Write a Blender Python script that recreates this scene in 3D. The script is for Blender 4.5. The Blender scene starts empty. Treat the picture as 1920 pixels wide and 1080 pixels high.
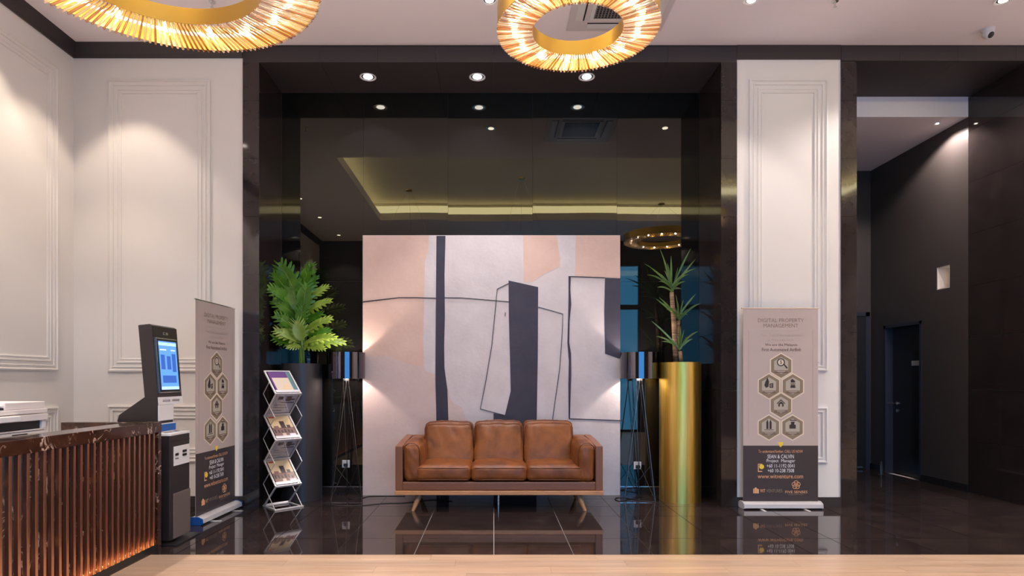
import bpy, bmesh, math, random
from mathutils import Vector, Matrix, noise
random.seed(7)
C = bpy.context.scene.collection
S = bpy.context.scene
PI = math.pi
# ------------------------------------------------------------------ camera, world, exposure
EYE = 1.318; F = 1150.0
cam_d = bpy.data.cameras.new('camera'); cam = bpy.data.objects.new('camera', cam_d); C.objects.link(cam)
cam_d.sensor_width = 36; cam_d.lens = F/1920*36
cam_d.shift_x = (960-926)/1920; cam_d.shift_y = (711-540)/1920
cam.location = (0, 0, EYE); cam.rotation_euler = (PI/2, 0, 0)
cam_d.clip_start = .05
S.camera = cam
S.view_settings.view_transform = 'Standard'; S.view_settings.look = 'None'
S.view_settings.gamma = 1; S.view_settings.use_curve_mapping = False
S.view_settings.exposure = 0.97
S.cycles.use_denoising = True
S.cycles.max_bounces = 8; S.cycles.diffuse_bounces = 4; S.cycles.glossy_bounces = 5
S.cycles.transparent_max_bounces = 16
S.cycles.sample_clamp_indirect = 4.0
S.cycles.caustics_reflective = False; S.cycles.caustics_refractive = False
W = bpy.data.worlds.new('world'); S.world = W; W.use_nodes = True
W.node_tree.nodes['Background'].inputs[0].default_value = (.13, .44, .85, 1)
W.node_tree.nodes['Background'].inputs[1].default_value = 2.9
WARM = (1, .80, .60); NEUT = (1, .90, .85); COOL = (.93, .9, 1)
def spot(x, y, z, e, deg=84, col=NEUT, blend=.35, r=.04):
    d = bpy.data.lights.new('spot', 'SPOT'); d.energy = e; d.spot_size = math.radians(deg); d.spot_blend = blend
    d.color = col; d.shadow_soft_size = r
    o = bpy.data.objects.new('spot', d); o.location = (x, y, z); C.objects.link(o); return o
def point(x, y, z, e, col=WARM, r=.02):
    d = bpy.data.lights.new('point', 'POINT'); d.energy = e; d.color = col; d.shadow_soft_size = r
    o = bpy.data.objects.new('point', d); o.location = (x, y, z); C.objects.link(o); return o
# levels of the lamps, the room's own and the added fill
E_WALL = 62; E_ROOM = 240; E_NICHE = 55; E_COVE = 5.0; E_BULB = 3.6; E_LAMP = 8.5

# ------------------------------------------------------------------ helpers
def P(px, py, Y): return Vector(((px-926)*Y/F, Y, EYE+(711-py)*Y/F))
def link(o, parent=None):
    C.objects.link(o)
    if parent is not None: o.parent = parent
    return o
def empty(name, loc=(0,0,0), rz=0, label=None, cat=None, group=None, kind=None):
    o = bpy.data.objects.new(name, None); o.location = loc; o.rotation_euler = (0,0,rz); o.empty_display_size = .1
    C.objects.link(o); return tag(o, label, cat, group, kind)
def tag(o, label=None, cat=None, group=None, kind=None):
    if label: o['label'] = label
    if cat: o['category'] = cat
    if group: o['group'] = group
    if kind: o['kind'] = kind
    return o
class MB:
    def __init__(s): s.v = []; s.f = []; s.m = []; s.mi = 0
    def add(s, vs, fs):
        n = len(s.v); s.v += [tuple(v) for v in vs]; s.f += [tuple(i+n for i in f) for f in fs]; s.m += [s.mi]*len(fs); return s
    def box(s, x0, x1, y0, y1, z0, z1):
        vs = [(x,y,z) for z in (z0,z1) for y in (y0,y1) for x in (x0,x1)]
        return s.add(vs, [(0,2,3,1),(4,5,7,6),(0,1,5,4),(2,6,7,3),(0,4,6,2),(1,3,7,5)])
    def obox(s, c, u, v, w):   # oriented box: centre, three half vectors
        c=Vector(c);u=Vector(u);v=Vector(v);w=Vector(w)
        vs=[c+a*u+b*v+d*w for d in(-1,1) for b in(-1,1) for a in(-1,1)]
        return s.add(vs, [(0,2,3,1),(4,5,7,6),(0,1,5,4),(2,6,7,3),(0,4,6,2),(1,3,7,5)])
    def tube(s, pts, r, n=8, caps=True):
        pts=[Vector(p) for p in pts]; rs = r if isinstance(r,(list,tuple)) else [r]*len(pts)
        vs=[]; up=None
        for i,p in enumerate(pts):
            d=(pts[min(i+1,len(pts)-1)]-pts[max(i-1,0)]).normalized()
            if up is None:
                up = d.orthogonal().normalized()
            up=(up-d*up.dot(d)).normalized(); w=d.cross(up)
            for k in range(n):
                a=2*PI*k/n; vs.append(p+(up*math.cos(a)+w*math.sin(a))*rs[i])
        fs=[(i*n+k,i*n+(k+1)%n,(i+1)*n+(k+1)%n,(i+1)*n+k) for i in range(len(pts)-1) for k in range(n)]
        if caps: fs+= [tuple(range(n-1,-1,-1)), tuple((len(pts)-1)*n+k for k in range(n))]
        return s.add(vs,fs)
    def lathe(s, prof, n=48, c=(0,0,0), closed=False):
        vs=[(c[0]+r*math.cos(2*PI*k/n), c[1]+r*math.sin(2*PI*k/n), c[2]+z) for r,z in prof for k in range(n)]
        L=len(prof); R = L if closed else L-1
        fs=[(i*n+k,i*n+(k+1)%n,((i+1)%L)*n+(k+1)%n,((i+1)%L)*n+k) for i in range(R) for k in range(n)]
        return s.add(vs,fs)
    def prism(s, poly, f0, f1):  # poly: 2D points, f0/f1 map to 3D
        n=len(poly); vs=[f0(p) for p in poly]+[f1(p) for p in poly]
        fs=[tuple(range(n)), tuple(range(2*n-1,n-1,-1))]+[(i,i+n,(i+1)%n+n,(i+1)%n) for i in range(n)]
        return s.add(vs,fs)
    def build(s, name, mat, parent=None, smooth=False, bevel=0, seg=2):
        me=bpy.data.meshes.new(name); me.from_pydata(s.v,[],s.f)
        for m in (mat if isinstance(mat,(list,tuple)) else [mat]): me.materials.append(m)
        if any(s.m):
            for p,i in zip(me.polygons,s.m): p.material_index=i
        bm=bmesh.new(); bm.from_mesh(me); bmesh.ops.recalc_face_normals(bm, faces=bm.faces)
        if bevel: bmesh.ops.bevel(bm, geom=[e for e in bm.edges if e.is_manifold and e.calc_face_angle(0)>.5], offset=bevel, segments=seg, affect='EDGES', profile=.6)
        bm.to_mesh(me); bm.free()
        if smooth:
            for p in me.polygons: p.use_smooth=True
            if smooth != 'all':
                try: me.set_sharp_from_angle(angle=math.radians(35))
                except Exception: pass
        me.update()
        return link(bpy.data.objects.new(name, me), parent)
def boxo(name, mat, parent, *b, bevel=0): return MB().box(*b).build(name, mat, parent, bevel=bevel)

# ------------------------------------------------------------------ materials
def mat(name, col=(.8,.8,.8), rough=.5, metal=0, ior=1.5, coat=0, emit=None, es=0, spec=None, **k):
    m=bpy.data.materials.new(name); m.use_nodes=True; b=m.node_tree.nodes['Principled BSDF']
    b.inputs['Base Color'].default_value=(*col,1); b.inputs['Roughness'].default_value=rough
    b.inputs['Metallic'].default_value=metal; b.inputs['IOR'].default_value=ior
    b.inputs['Coat Weight'].default_value=coat; b.inputs['Coat Roughness'].default_value=.05
    if spec is not None: b.inputs['Specular IOR Level'].default_value=spec
    if emit: b.inputs['Emission Color'].default_value=(*emit,1); b.inputs['Emission Strength'].default_value=es
    for kk,v in k.items(): b.inputs[kk].default_value=v
    return m
def nd(m, t, **k):
    n=m.node_tree.nodes.new(t)
    for a,v in k.items(): setattr(n,a,v)
    return n
def lk(m,a,b): m.node_tree.links.new(a,b)
def coords(m, scale=(1,1,1), obj=True, rnd=True):
    tc=nd(m,'ShaderNodeTexCoord'); mp=nd(m,'ShaderNodeMapping'); mp.inputs['Scale'].default_value=scale
    lk(m,tc.outputs['Object'],mp.inputs['Vector'])
    if rnd:
        oi=nd(m,'ShaderNodeObjectInfo'); mu=nd(m,'ShaderNodeMath',operation='MULTIPLY'); mu.inputs[1].default_value=37.
        lk(m,oi.outputs['Random'],mu.inputs[0]); cx=nd(m,'ShaderNodeCombineXYZ')
        for i in range(3): lk(m,mu.outputs[0],cx.inputs[i])
        lk(m,cx.outputs[0],mp.inputs['Location'])
    return mp.outputs[0]
def ramp(m, fac, stops):
    r=nd(m,'ShaderNodeValToRGB'); e=r.color_ramp.elements
    while len(e)<len(stops): e.new(.5)
    for i,(p,c) in enumerate(stops): e[i].position=p; e[i].color=(*c,1)
    lk(m,fac,r.inputs[0]); return r.outputs[0]
def noise_n(m, vec, scale, detail=4, rough=.55, dist=0):
    n=nd(m,'ShaderNodeTexNoise'); n.inputs['Scale'].default_value=scale; n.inputs['Detail'].default_value=detail
    n.inputs['Roughness'].default_value=rough; n.inputs['Distortion'].default_value=dist; lk(m,vec,n.inputs['Vector']); return n.outputs[0]
def bump(m, h, st=.2, dist=.01):
    b=nd(m,'ShaderNodeBump'); b.inputs['Strength'].default_value=st; b.inputs['Distance'].default_value=dist
    lk(m,h,b.inputs['Height']); lk(m,b.outputs[0],m.node_tree.nodes['Principled BSDF'].inputs['Normal'])
def base(m, c): lk(m,c,m.node_tree.nodes['Principled BSDF'].inputs['Base Color'])
def mixc(m, fac, a, b, mode='MIX'):
    x=nd(m,'ShaderNodeMix',data_type='RGBA',blend_type=mode)
    for s_,v in ((0,fac),(6,a),(7,b)):
        if isinstance(v,(float,int)): x.inputs[s_].default_value=v
        elif isinstance(v,tuple): x.inputs[s_].default_value=(*v,1)
        else: lk(m,v,x.inputs[s_])
    return x.outputs[2]

M={}
M['wall']=m=mat('wall_paint',(.74,.69,.655),.45); v=coords(m,rnd=False); base(m,ramp(m,noise_n(m,v,1.3,3),[(.3,(.72,.675,.635)),(.7,(.76,.71,.67))])); bump(m,noise_n(m,v,90,2),.03,.002)
M['ceil']=mat('ceiling_paint',(.90,.83,.84),.9)
M['tray']=mat('tray_paint',(.82,.76,.62),.9)
M['crown']=mat('dark_crown_paint',(.035,.027,.026),.4)
# polished black-brown porcelain with speckles
def porcelain(name, a, b, rough=.04, spk=1.0, ior=1.6):
    m=mat(name,a,rough,ior=ior); v=coords(m)
    big=ramp(m,noise_n(m,v,4,5,.65),[(.35,a),(.7,b)])
    vo=nd(m,'ShaderNodeTexVoronoi'); vo.inputs['Scale'].default_value=42; lk(m,v,vo.inputs['Vector'])
    sp=ramp(m,vo.outputs['Distance'],[(.0,(spk,spk,spk)),(.10,(0,0,0))])
    hue=nd(m,'ShaderNodeSeparateColor'); lk(m,vo.outputs['Color'],hue.inputs[0])
    th=nd(m,'ShaderNodeMath',operation='GREATER_THAN'); th.inputs[1].default_value=.62; lk(m,hue.outputs[0],th.inputs[0])
    mm=nd(m,'ShaderNodeMath',operation='MULTIPLY'); lk(m,sp,mm.inputs[0]); lk(m,th.outputs[0],mm.inputs[1])
    base(m,mixc(m,mm.outputs[0],big,(.16,.11,.09))); return m
M['tile']=porcelain('polished_floor_tile',(.018,.0125,.012),(.036,.025,.023),.035,1.0,1.62)
M['grout']=mat('grout',(.62,.55,.52),.8)
M['jamb']=porcelain('polished_wall_tile',(.018,.013,.013),(.027,.020,.019),.06,.5,1.55)
M['jamb_joint']=mat('wall_tile_joint',(.09,.07,.065),.6)
M['mirror']=mat('black_mirror_glass',(.004,.004,.004),.0,ior=1.58)
M['mirror'].node_tree.nodes['Principled BSDF'].inputs['Specular Tint'].default_value=(1,.98,.84,1)
M['darkwall']=m=mat('brown_black_wall',(.058,.046,.043),.4); v=coords(m,(5,5,.5),rnd=False); lk(m,ramp(m,noise_n(m,v,1.2,1),[(.2,(.36,)*3),(.8,(.44,)*3)]),m.node_tree.nodes['Principled BSDF'].inputs['Roughness'])
M['door']=mat('dark_door_paint',(.018,.016,.019),.35)
M['doorframe']=mat('dark_blue_grey_frame',(.03,.032,.048),.35)
M['chrome']=mat('brushed_steel',(.72,.71,.71),.25,1)
M['alu']=mat('satin_aluminium',(.80,.78,.79),.33,1)
M['alulight']=mat('silver_painted_aluminium',(.66,.63,.64),.38,.35)
M['black']=mat('black_plastic',(.012,.011,.012),.35)
M['rubber']=mat('black_cable',(.008,.008,.008),.5)
M['white']=mat('white_plastic',(.72,.70,.69),.4)
M['printer']=mat('printer_plastic',(.70,.63,.60),.45)
M['cream']=mat('cream_lacquer',(.62,.55,.5),.5)
# wood floor
M['wood']=m=mat('light_oak_planks',(.6,.42,.29),.28,ior=1.45); v=coords(m,(.55,9,9)); n1=noise_n(m,v,2.2,6,.6,.3); n2=noise_n(m,coords(m,(1.2,40,40)),3,4,.6)
oi=nd(m,'ShaderNodeObjectInfo'); tone=ramp(m,oi.outputs['Random'],[(0,(.92,.92,.92)),(1,(1.06,1.04,1.0))])
base(m,mixc(m,1.0,mixc(m,.35,ramp(m,n1,[(.3,(.36,.225,.15)),(.52,(.47,.32,.225)),(.7,(.56,.405,.30))]),ramp(m,n2,[(.35,(.32,.20,.13)),(.65,(.52,.37,.27))])),tone,'MULTIPLY'))
# sofa
M['leather']=m=mat('tan_leather',(.33,.115,.04),.40,ior=1.42,spec=.38); v=coords(m)
base(m,ramp(m,noise_n(m,v,5,5,.6,.4),[(.25,(.085,.024,.008)),(.5,(.175,.054,.014)),(.8,(.27,.086,.022))]))
vo=nd(m,'ShaderNodeTexVoronoi'); vo.inputs['Scale'].default_value=260; lk(m,v,vo.inputs['Vector']); bump(m,vo.outputs['Distance'],.12,.002)
M['leather_dark']=mat('dark_tan_leather',(.175,.064,.030),.42)
M['piping']=mat('leather_piping',(.13,.04,.016),.45)
M['legwood']=m=mat('beech_wood',(.55,.29,.14),.35); v=coords(m,(1,8,8)); base(m,ramp(m,noise_n(m,v,6,4),[(.3,(.38,.165,.065)),(.7,(.52,.26,.12))]))
# metals
M['brass']=m=mat('brushed_brass',(.78,.52,.13),.30,1); v=coords(m,(14,14,.5),rnd=False); lk(m,ramp(m,noise_n(m,v,2,5),[(.3,(.34,)*3),(.7,(.46,)*3)]),m.node_tree.nodes['Principled BSDF'].inputs['Roughness']); base(m,ramp(m,noise_n(m,v,1.2,4),[(.35,(.66,.41,.06)),(.65,(.90,.64,.18))])); bump(m,noise_n(m,coords(m,(5,5,.8),rnd=False),2,1),.05,.01)
M['brassring']=mat('satin_gold_ring',(.60,.37,.085),.36,1)
M['champagne']=mat('champagne_reflector',(.85,.72,.55),.5,.3)
M['copper']=mat('copper_slat',(.66,.36,.25),.30,1)
M['darkchrome']=mat('smoked_chrome',(.15,.14,.165),.05,1)
M['legsteel']=mat('dark_steel_leg',(.22,.21,.21),.35,1)
M['blackpot']=mat('matt_black_planter',(.028,.024,.026),.42)
M['soil']=mat('potting_soil',(.03,.02,.014),.9)
# marble (dark emperador)
M['marble']=m=mat('dark_brown_marble',(.03,.012,.008),.08,ior=1.55); v=coords(m,rnd=False)
a=nd(m,'ShaderNodeTexNoise'); a.inputs['Scale'].default_value=7; a.inputs['Detail'].default_value=8; a.inputs['Distortion'].default_value=1.6; lk(m,v,a.inputs['Vector'])
ridge=ramp(m,a.outputs[0],[(.474,(0,0,0)),(.5,(1,1,1)),(.526,(0,0,0))])
b_=ramp(m,noise_n(m,v,5.5,3),[(.50,(0,0,0)),(.58,(1,1,1))])
mul=nd(m,'ShaderNodeMath',operation='MULTIPLY'); lk(m,ridge,mul.inputs[0]); lk(m,b_,mul.inputs[1])
body=ramp(m,noise_n(m,v,9,6,.7,.6),[(.3,(.012,.005,.004)),(.6,(.045,.017,.010)),(.85,(.12,.05,.03))])
base(m,mixc(m,mul.outputs[0],body,(.62,.46,.38)))
# foliage
def leafmat(name,a,b,rough=.38):
    m=mat(name,a,rough); v=coords(m); base(m,ramp(m,noise_n(m,v,9,3),[(.3,a),(.7,b)]))
    m.node_tree.nodes['Principled BSDF'].inputs['Subsurface Weight'].default_value=.0
    nt=m.node_tree; tr=nd(m,'ShaderNodeBsdfTranslucent'); tr.inputs[0].default_value=(*[min(1,c*1.6) for c in b],1)
    mx=nd(m,'ShaderNodeMixShader'); mx.inputs[0].default_value=.25
    lk(m,nt.nodes['Principled BSDF'].outputs[0],mx.inputs[1]); lk(m,tr.outputs[0],mx.inputs[2]); lk(m,mx.outputs[0],nt.nodes['Material Output'].inputs[0]); return m
M['leaf']=leafmat('split_leaf_green',(.04,.15,.008),(.11,.29,.018),.3)
M['leaf_pale']=leafmat('pale_split_leaf_green',(.16,.28,.025),(.36,.47,.09),.3)
M['strap']=leafmat('strap_leaf_green',(.045,.11,.02),(.14,.24,.07),.25)
M['stem']=mat('green_stem',(.16,.28,.05),.5)
M['trunk']=m=mat('ringed_cane_bark',(.22,.12,.06),.8); v=coords(m,(1,1,14)); base(m,ramp(m,noise_n(m,v,4,3),[(.35,(.10,.055,.03)),(.65,(.36,.22,.11))]))
def glow(name,col,s): return mat(name,(0,0,0),.5,emit=col,es=s)
M['lamp']=glow('downlight_lens',(1,.88,.78),9); M['lamp_cool']=glow('niche_downlight_lens',(1,.93,.92),7)
M['led']=glow('cove_led_strip',(1,.86,.48),E_COVE*1.0); M['bulb']=glow('ring_bulb',(1,.84,.64),16); M['led_counter']=glow('counter_led_strip',(1,.46,.18),34)
M['lampbulb']=glow('floor_lamp_bulb',(1,.82,.66),10)

# crystal rods: part clear, part frosted, part shiny
m=bpy.data.materials.new('amber_crystal'); m.use_nodes=True; nt=m.node_tree; nt.nodes.remove(nt.nodes['Principled BSDF']); M['crystal']=m
tp=nd(m,'ShaderNodeBsdfTransparent'); tp.inputs[0].default_value=(1,.93,.84,1)
tl=nd(m,'ShaderNodeBsdfTranslucent'); tl.inputs[0].default_value=(1,.88,.74,1)
gl=nd(m,'ShaderNodeBsdfGlossy'); gl.inputs[0].default_value=(1,.9,.78,1); gl.inputs[1].default_value=.12
rf_=nd(m,'ShaderNodeBsdfRefraction'); rf_.inputs['Color'].default_value=(1,.94,.86,1); rf_.inputs['Roughness'].default_value=.12; rf_.inputs['IOR'].default_value=1.45
x0=nd(m,'ShaderNodeMixShader'); x0.inputs[0].default_value=.75; lk(m,tp.outputs[0],x0.inputs[1]); lk(m,rf_.outputs[0],x0.inputs[2])
x1=nd(m,'ShaderNodeMixShader'); x1.inputs[0].default_value=.17; lk(m,x0.outputs[0],x1.inputs[1]); lk(m,tl.outputs[0],x1.inputs[2])
x2=nd(m,'ShaderNodeMixShader'); x2.inputs[0].default_value=.22; lk(m,x1.outputs[0],x2.inputs[1]); lk(m,gl.outputs[0],x2.inputs[2]); lk(m,x2.outputs[0],nt.nodes['Material Output'].inputs[0])
M['crystal_dark']=m=M['crystal'].copy(); m.name='dark_amber_crystal'
for n_ in m.node_tree.nodes:
    if n_.type=='BSDF_TRANSPARENT': n_.inputs[0].default_value=(.72,.52,.36,1)
    if n_.type=='BSDF_REFRACTION': n_.inputs['Color'].default_value=(.70,.46,.28,1)
    if n_.type=='BSDF_TRANSLUCENT': n_.inputs[0].default_value=(.45,.26,.14,1)
def glassmat(name,tint,g=.12):
    m=bpy.data.materials.new(name); m.use_nodes=True; nt=m.node_tree; nt.nodes.remove(nt.nodes['Principled BSDF'])
    tp=nd(m,'ShaderNodeBsdfTransparent'); tp.inputs[0].default_value=(*tint,1); gl=nd(m,'ShaderNodeBsdfGlossy'); gl.inputs[1].default_value=.02
    x=nd(m,'ShaderNodeMixShader'); x.inputs[0].default_value=g; lk(m,tp.outputs[0],x.inputs[1]); lk(m,gl.outputs[0],x.inputs[2]); lk(m,x.outputs[0],nt.nodes['Material Output'].inputs[0]); return m
M['pane']=glassmat('window_glass',(.75,.9,.95),.08)
M['acrylic']=glassmat('clear_acrylic',(.95,.95,.96),.08)

# ------------------------------------------------------------------ room shell
YF=6.355; YM=7.016; XL=-4.354; XR=7.9; YB=-1.3; ZC=EYE+3.459
G=.0035
floor=boxo('floor',M['grout'],None,XL-.2,XR+.2,YB-.2,9.2,-.20,-.012); tag(floor,'glossy black tiled floor meeting a pale oak strip','floor',kind='structure')
def tile(name,mt,par,x0,x1,y0,y1,z0,z1,bev=.0015): return boxo(name,mt,par,x0,x1,y0,y1,z0,z1,bevel=0)
xl=[-4.354,-4.2,-3.6,-3.0,-2.4,-1.8,-1.2,-.6,0,.6,1.2,1.8,2.4,2.78,3.38,3.98,4.58,5.18,5.78,6.38,6.98,7.58,7.9]
g=.0030
def ft(x0,x1,y0,y1): tile('floor_tile',M['tile'],floor,x0+g,x1-g,y0+g,y1-g,-.012,0)
for y0,y1 in ((4.607,5.074),(5.074,5.909),(5.909,6.355)):
    for a,b in zip(xl,xl[1:]): ft(a,b,y0,y1)
xa=[-2.446,-1.8,-1.2,-.6,0,.6,1.2,1.8,2.369]
for a,b in zip(xa,xa[1:]): ft(a,b,6.355,6.754); ft(a,b,6.754,YM)
xc=[3.752,3.98,4.58,5.18,5.53]
for y0,y1 in ((6.355,6.754),(6.754,7.589),(7.589,8.42),(8.42,9.0)):
    for a,b in zip(xc,xc[1:]): ft(a,b,y0,y1)
# oak planks along X
for r in range(11):
    y1=4.607-.145*r; y0=y1-.145
    x=-2.55-random.random()*1.1
    while x<XR:
        L=1.22; x0=max(x,-3.4); x1=min(x+L,XR)
        if x1-x0>.1: boxo('plank',M['wood'],floor,x0+.0006,x1-.0006,y0+.0006,y1-.0006,-.012,.0)
        x+=L
boxo('oak_flooring',M['wood'],floor,XL,XR,YB,4.607-.145*11,-.012,0)
boxo('concrete_underlay',M['wood'],floor,XL,-3.4,4.607-.145*11,4.607,-.012,0)

wl=boxo('wall_left',M['wall'],None,XL-.2,XL,YB-.2,YF+.2,0,5.4); tag(wl,kind='structure')
def moulding(name,u0,u1,w0,w1,f,parent):   # rectangular frame of stepped moulding; f(u,w,h)->xyz
    prof=[(0,0),(0,.020),(.016,.024),(.024,.010),(.040,.008),(.046,.018),(.056,.018),(.060,.006),(.088,.006),(.092,.016),(.104,.016),(.108,.008),(.122,.008),(.128,.014),(.138,.012),(.140,0)]
    mb=MB(); vs=[]
    for o,h in prof:
        for u,w in ((u0+o,w0+o),(u1-o,w0+o),(u1-o,w1-o),(u0+o,w1-o)): vs.append(f(u,w,h))
    fs=[(i*4+k,i*4+(k+1)%4,(i+1)*4+(k+1)%4,(i+1)*4+k) for i in range(len(prof)-1) for k in range(4)]
    return mb.add(vs,fs).build(name,M['wall'],parent)
fl=lambda u,w,h:(XL+h,u,w)
for a,b in ((4.25,6.11),(2.15,4.0),(.05,1.9)):
    moulding('panel_moulding',a,b,1.40,4.42,fl,wl); moulding('panel_moulding',a,b,.46,1.047,fl,wl)
wb=boxo('wall_back',M['wall'],None,XL-.2,-2.597,YF,YF+.9,0,5.4); tag(wb,kind='structure')
fb=lambda u,w,h:(u,YF-h,w)
xp=lambda px:(px-926)*YF/F; zp=lambda py:EYE+(711-py)*YF/F
moulding('panel_moulding',xp(203),xp(395),zp(697),zp(151),fb,wb); moulding('panel_moulding',xp(203),xp(395),zp(866),zp(760),fb,wb)
boxo('wall_panel',M['wall'],wb,2.514,3.592,YF,YF+.9,0,5.4)
boxo('wall_return',M['wall'],wb,5.56,XR+.2,YF,YF+.9,0,5.4)
moulding('panel_moulding',xp(1404),xp(1551),zp(696),zp(150),fb,wb); moulding('panel_moulding',xp(1404),xp(1551),zp(868),zp(763),fb,wb)
boxo('wall_core',M['wall'],wb,-2.597,XR,YF+.02,YM+.3,4.66,5.4)
boxo('wall_core',M['jamb_joint'],wb,-2.597,-2.452,YF+.004,YM+.2,0,4.66)
boxo('wall_core',M['jamb_joint'],wb,2.375,2.514,YF+.004,YM+.2,0,4.66)
boxo('wall_core',M['jamb_joint'],wb,-2.452,2.375,YM+.012,YM+.2,0,4.66)
boxo('wall_core',M['jamb_joint'],wb,3.592,3.740,YF+.004,7.15,0,4.66)
# tiled frame of the mirror recess (front, reveals) and of the passage
M['lintel']=mat('honed_dark_lintel_tile',(.032,.024,.025),.62)
def wl_(*b): tile('wall_tile',M['lintel'],wb,*b)
def wt(*b): tile('wall_tile',M['jamb'],wb,*b)
ZS=4.595; jt=.0012
k=0; zs=[0]+[.6*i for i in range(1,8)]+[ZS]
for z0,z1 in zip(zs,zs[1:]):
    wt(-2.597,-2.427,YF-.014,YF+.004,z0+jt,z1-jt); wt(-2.452,-2.426,YF+.0045,YM,z0+jt,z1-jt)
    wt(2.350,2.514,YF-.014,YF+.004,z0+jt,z1-jt);   wt(2.349,2.375,YF+.0045,YM,z0+jt,z1-jt)
    wt(3.592,3.752,YF-.014,YF+.004,z0+jt,z1-jt);   wt(3.740,3.752,YF+.0045,7.15,z0+jt,z1-jt)
    wt(5.53,5.56,YF-.014,7.15,z0+jt,z1-jt)
xs=[-2.597,-1.8,-1.2,-.6,0,.6,1.2,1.8,2.514]
for a,b in zip(xs,xs[1:]):
    wl_(a+jt,b-jt,YF-.014,YF+.004,ZS,4.757); wl_(max(a,-2.426)+jt,min(b,2.349)-jt,YF+.0045,YM,ZS,ZS+.02)
xs=[3.592,4.2,4.8,5.4,6.0,6.6,7.2,7.9]
for a,b in zip(xs,xs[1:]):
    wl_(a+jt,b-jt,YF-.014,YF+.004,4.611,4.757)
    if a<5.5: wl_(a+jt,min(b,5.56)-jt,YF+.0045,7.15,4.611,4.63)
boxo('lintel_core',M['jamb_joint'],wb,-2.597,XR,YF+.004,YM+.13,4.632,4.70)
boxo('shadow_gap',M['black'],wb,-2.597,XR,YF-.004,YF+.02,4.757,ZC)
# black mirror sheets
mx=[-2.426]+[(p-926)*YM/F for p in (681.5,840,998.7,1157)]+[2.349]
tl=[0,.0009,-.0013,.0011,-.0006]; tz=[.0012,.001,.0004,-.0014,-.0008]
for i,(a,b) in enumerate(zip(mx,mx[1:])):
    for z0,z1 in ((.0,2.434),(2.434,ZS)):
        c=Vector(((a+b)/2,YM,(z0+z1)/2)); w=(b-a)/2-.0012; h=(z1-z0)/2-.0012
        mb=MB(); N=14; vs=[];
        for jz in range(N+1):
            for jx in range(N+1):
                u=-1+2*jx/N; q=-1+2*jz/N
                wv=.0005*noise.noise(Vector((u*1.2+i*5,q*1.4+z0*3,0)))
                vs.append((u*w,wv,q*h))
        fs=[(r*(N+1)+s_,r*(N+1)+s_+1,(r+1)*(N+1)+s_+1,(r+1)*(N+1)+s_) for r in range(N) for s_ in range(N)]
        n0=len(vs); vs+=[(-w,.006,-h),(w,.006,-h),(w,.006,h),(-w,.006,h)]; fs+=[(n0+3,n0+2,n0+1,n0)]
        o=mb.add(vs,fs).build('mirror_panel',M['mirror'],wb,smooth='all'); o.location=c+Vector((0,.004,0)); o.rotation_euler=(tl[i],0,tz[i])
t=boxo('baseboard_niche',M['jamb'],None,-2.425,2.348,YM-.018,YM-.002,0,.088); tag(t,kind='structure')
boxo('metal_strip',M['chrome'],t,-2.425,2.348,YM-.019,YM-.002,.088,.096)
t=boxo('baseboard_back',M['crown'],None,XL,-2.598,YF-.016,YF-.001,0,zp(930)); tag(t,kind='structure')
t=boxo('baseboard_passage',M['crown'],None,2.516,3.591,YF-.016,YF-.001,0,zp(932)); tag(t,kind='structure')
t=boxo('baseboard_left',M['crown'],None,XL+.001,XL+.016,YB,YF-.017,0,.1); tag(t,kind='structure')
# dark crown trims
t=MB().prism([(0,ZC),(.07,ZC),(.055,ZC-.03),(.025,ZC-.10),(.015,ZC-.135),(0,ZC-.135)],lambda p:(XL,YF-p[0],p[1]),lambda p:(-2.6,YF-p[0],p[1])).build('trim_1',M['crown']); tag(t,kind='structure')
t=MB().prism([(0,ZC),(.07,ZC),(.055,ZC-.03),(.025,ZC-.10),(.015,ZC-.135),(0,ZC-.135)],lambda p:(XL+p[0],YB,p[1]),lambda p:(XL+p[0],YF,p[1])).build('trim_2',M['crown']); tag(t,kind='structure')
t=boxo('trim_3',M['crown'],None,2.516,3.591,YF-.012,YF-.0005,zp(112),ZC-.001); tag(t,kind='structure')

# ceiling with a lit tray
TX0,TX1,TY0,TY1=-2.45,6.85,.68,4.45
ce=MB()
ce.box(XL-.2,XR+.2,YB-.2,TY0,ZC,ZC+.15); ce.box(XL-.2,XR+.2,TY1,YF+.02,ZC,ZC+.15); ce.box(XL-.2,TX0,TY0,TY1,ZC,ZC+.15); ce.box(TX1,XR+.2,TY0,TY1,ZC,ZC+.15)
ce=ce.build('ceiling',M['ceil']); tag(ce,kind='structure')
o_=.22
tr=MB(); tr.box(TX0-o_-.05,TX1+o_+.05,TY0-o_-.05,TY1+o_+.05,ZC+.42,ZC+.47)
for b in ((TX0-o_-.05,TX0-o_,TY0-o_,TY1+o_),(TX1+o_,TX1+o_+.05,TY0-o_,TY1+o_),(TX0-o_-.05,TX1+o_+.05,TY0-o_-.05,TY0-o_),(TX0-o_-.05,TX1+o_+.05,TY1+o_,TY1+o_+.05)):
    tr.box(*b,ZC+.15,ZC+.42)
tr.build('tray_recess',M['tray'],ce)
led=MB()
for b in ((TX0-o_,TX0-o_+.01,TY0-o_,TY1+o_),(TX1+o_-.01,TX1+o_,TY0-o_,TY1+o_),(TX0-o_,TX1+o_,TY0-o_,TY0-o_+.01),(TX0-o_,TX1+o_,TY1+o_-.01,TY1+o_)):
    led.box(*b,ZC+.152,ZC+.36)
led.build('cove_light_strip',M['led'],ce)
wr=MB()
wr.box(XR,XR+.2,YB-.2,YF+.2,0,5.4); wr=wr.build('wall_right',M['wall']); tag(wr,kind='structure')
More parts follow.
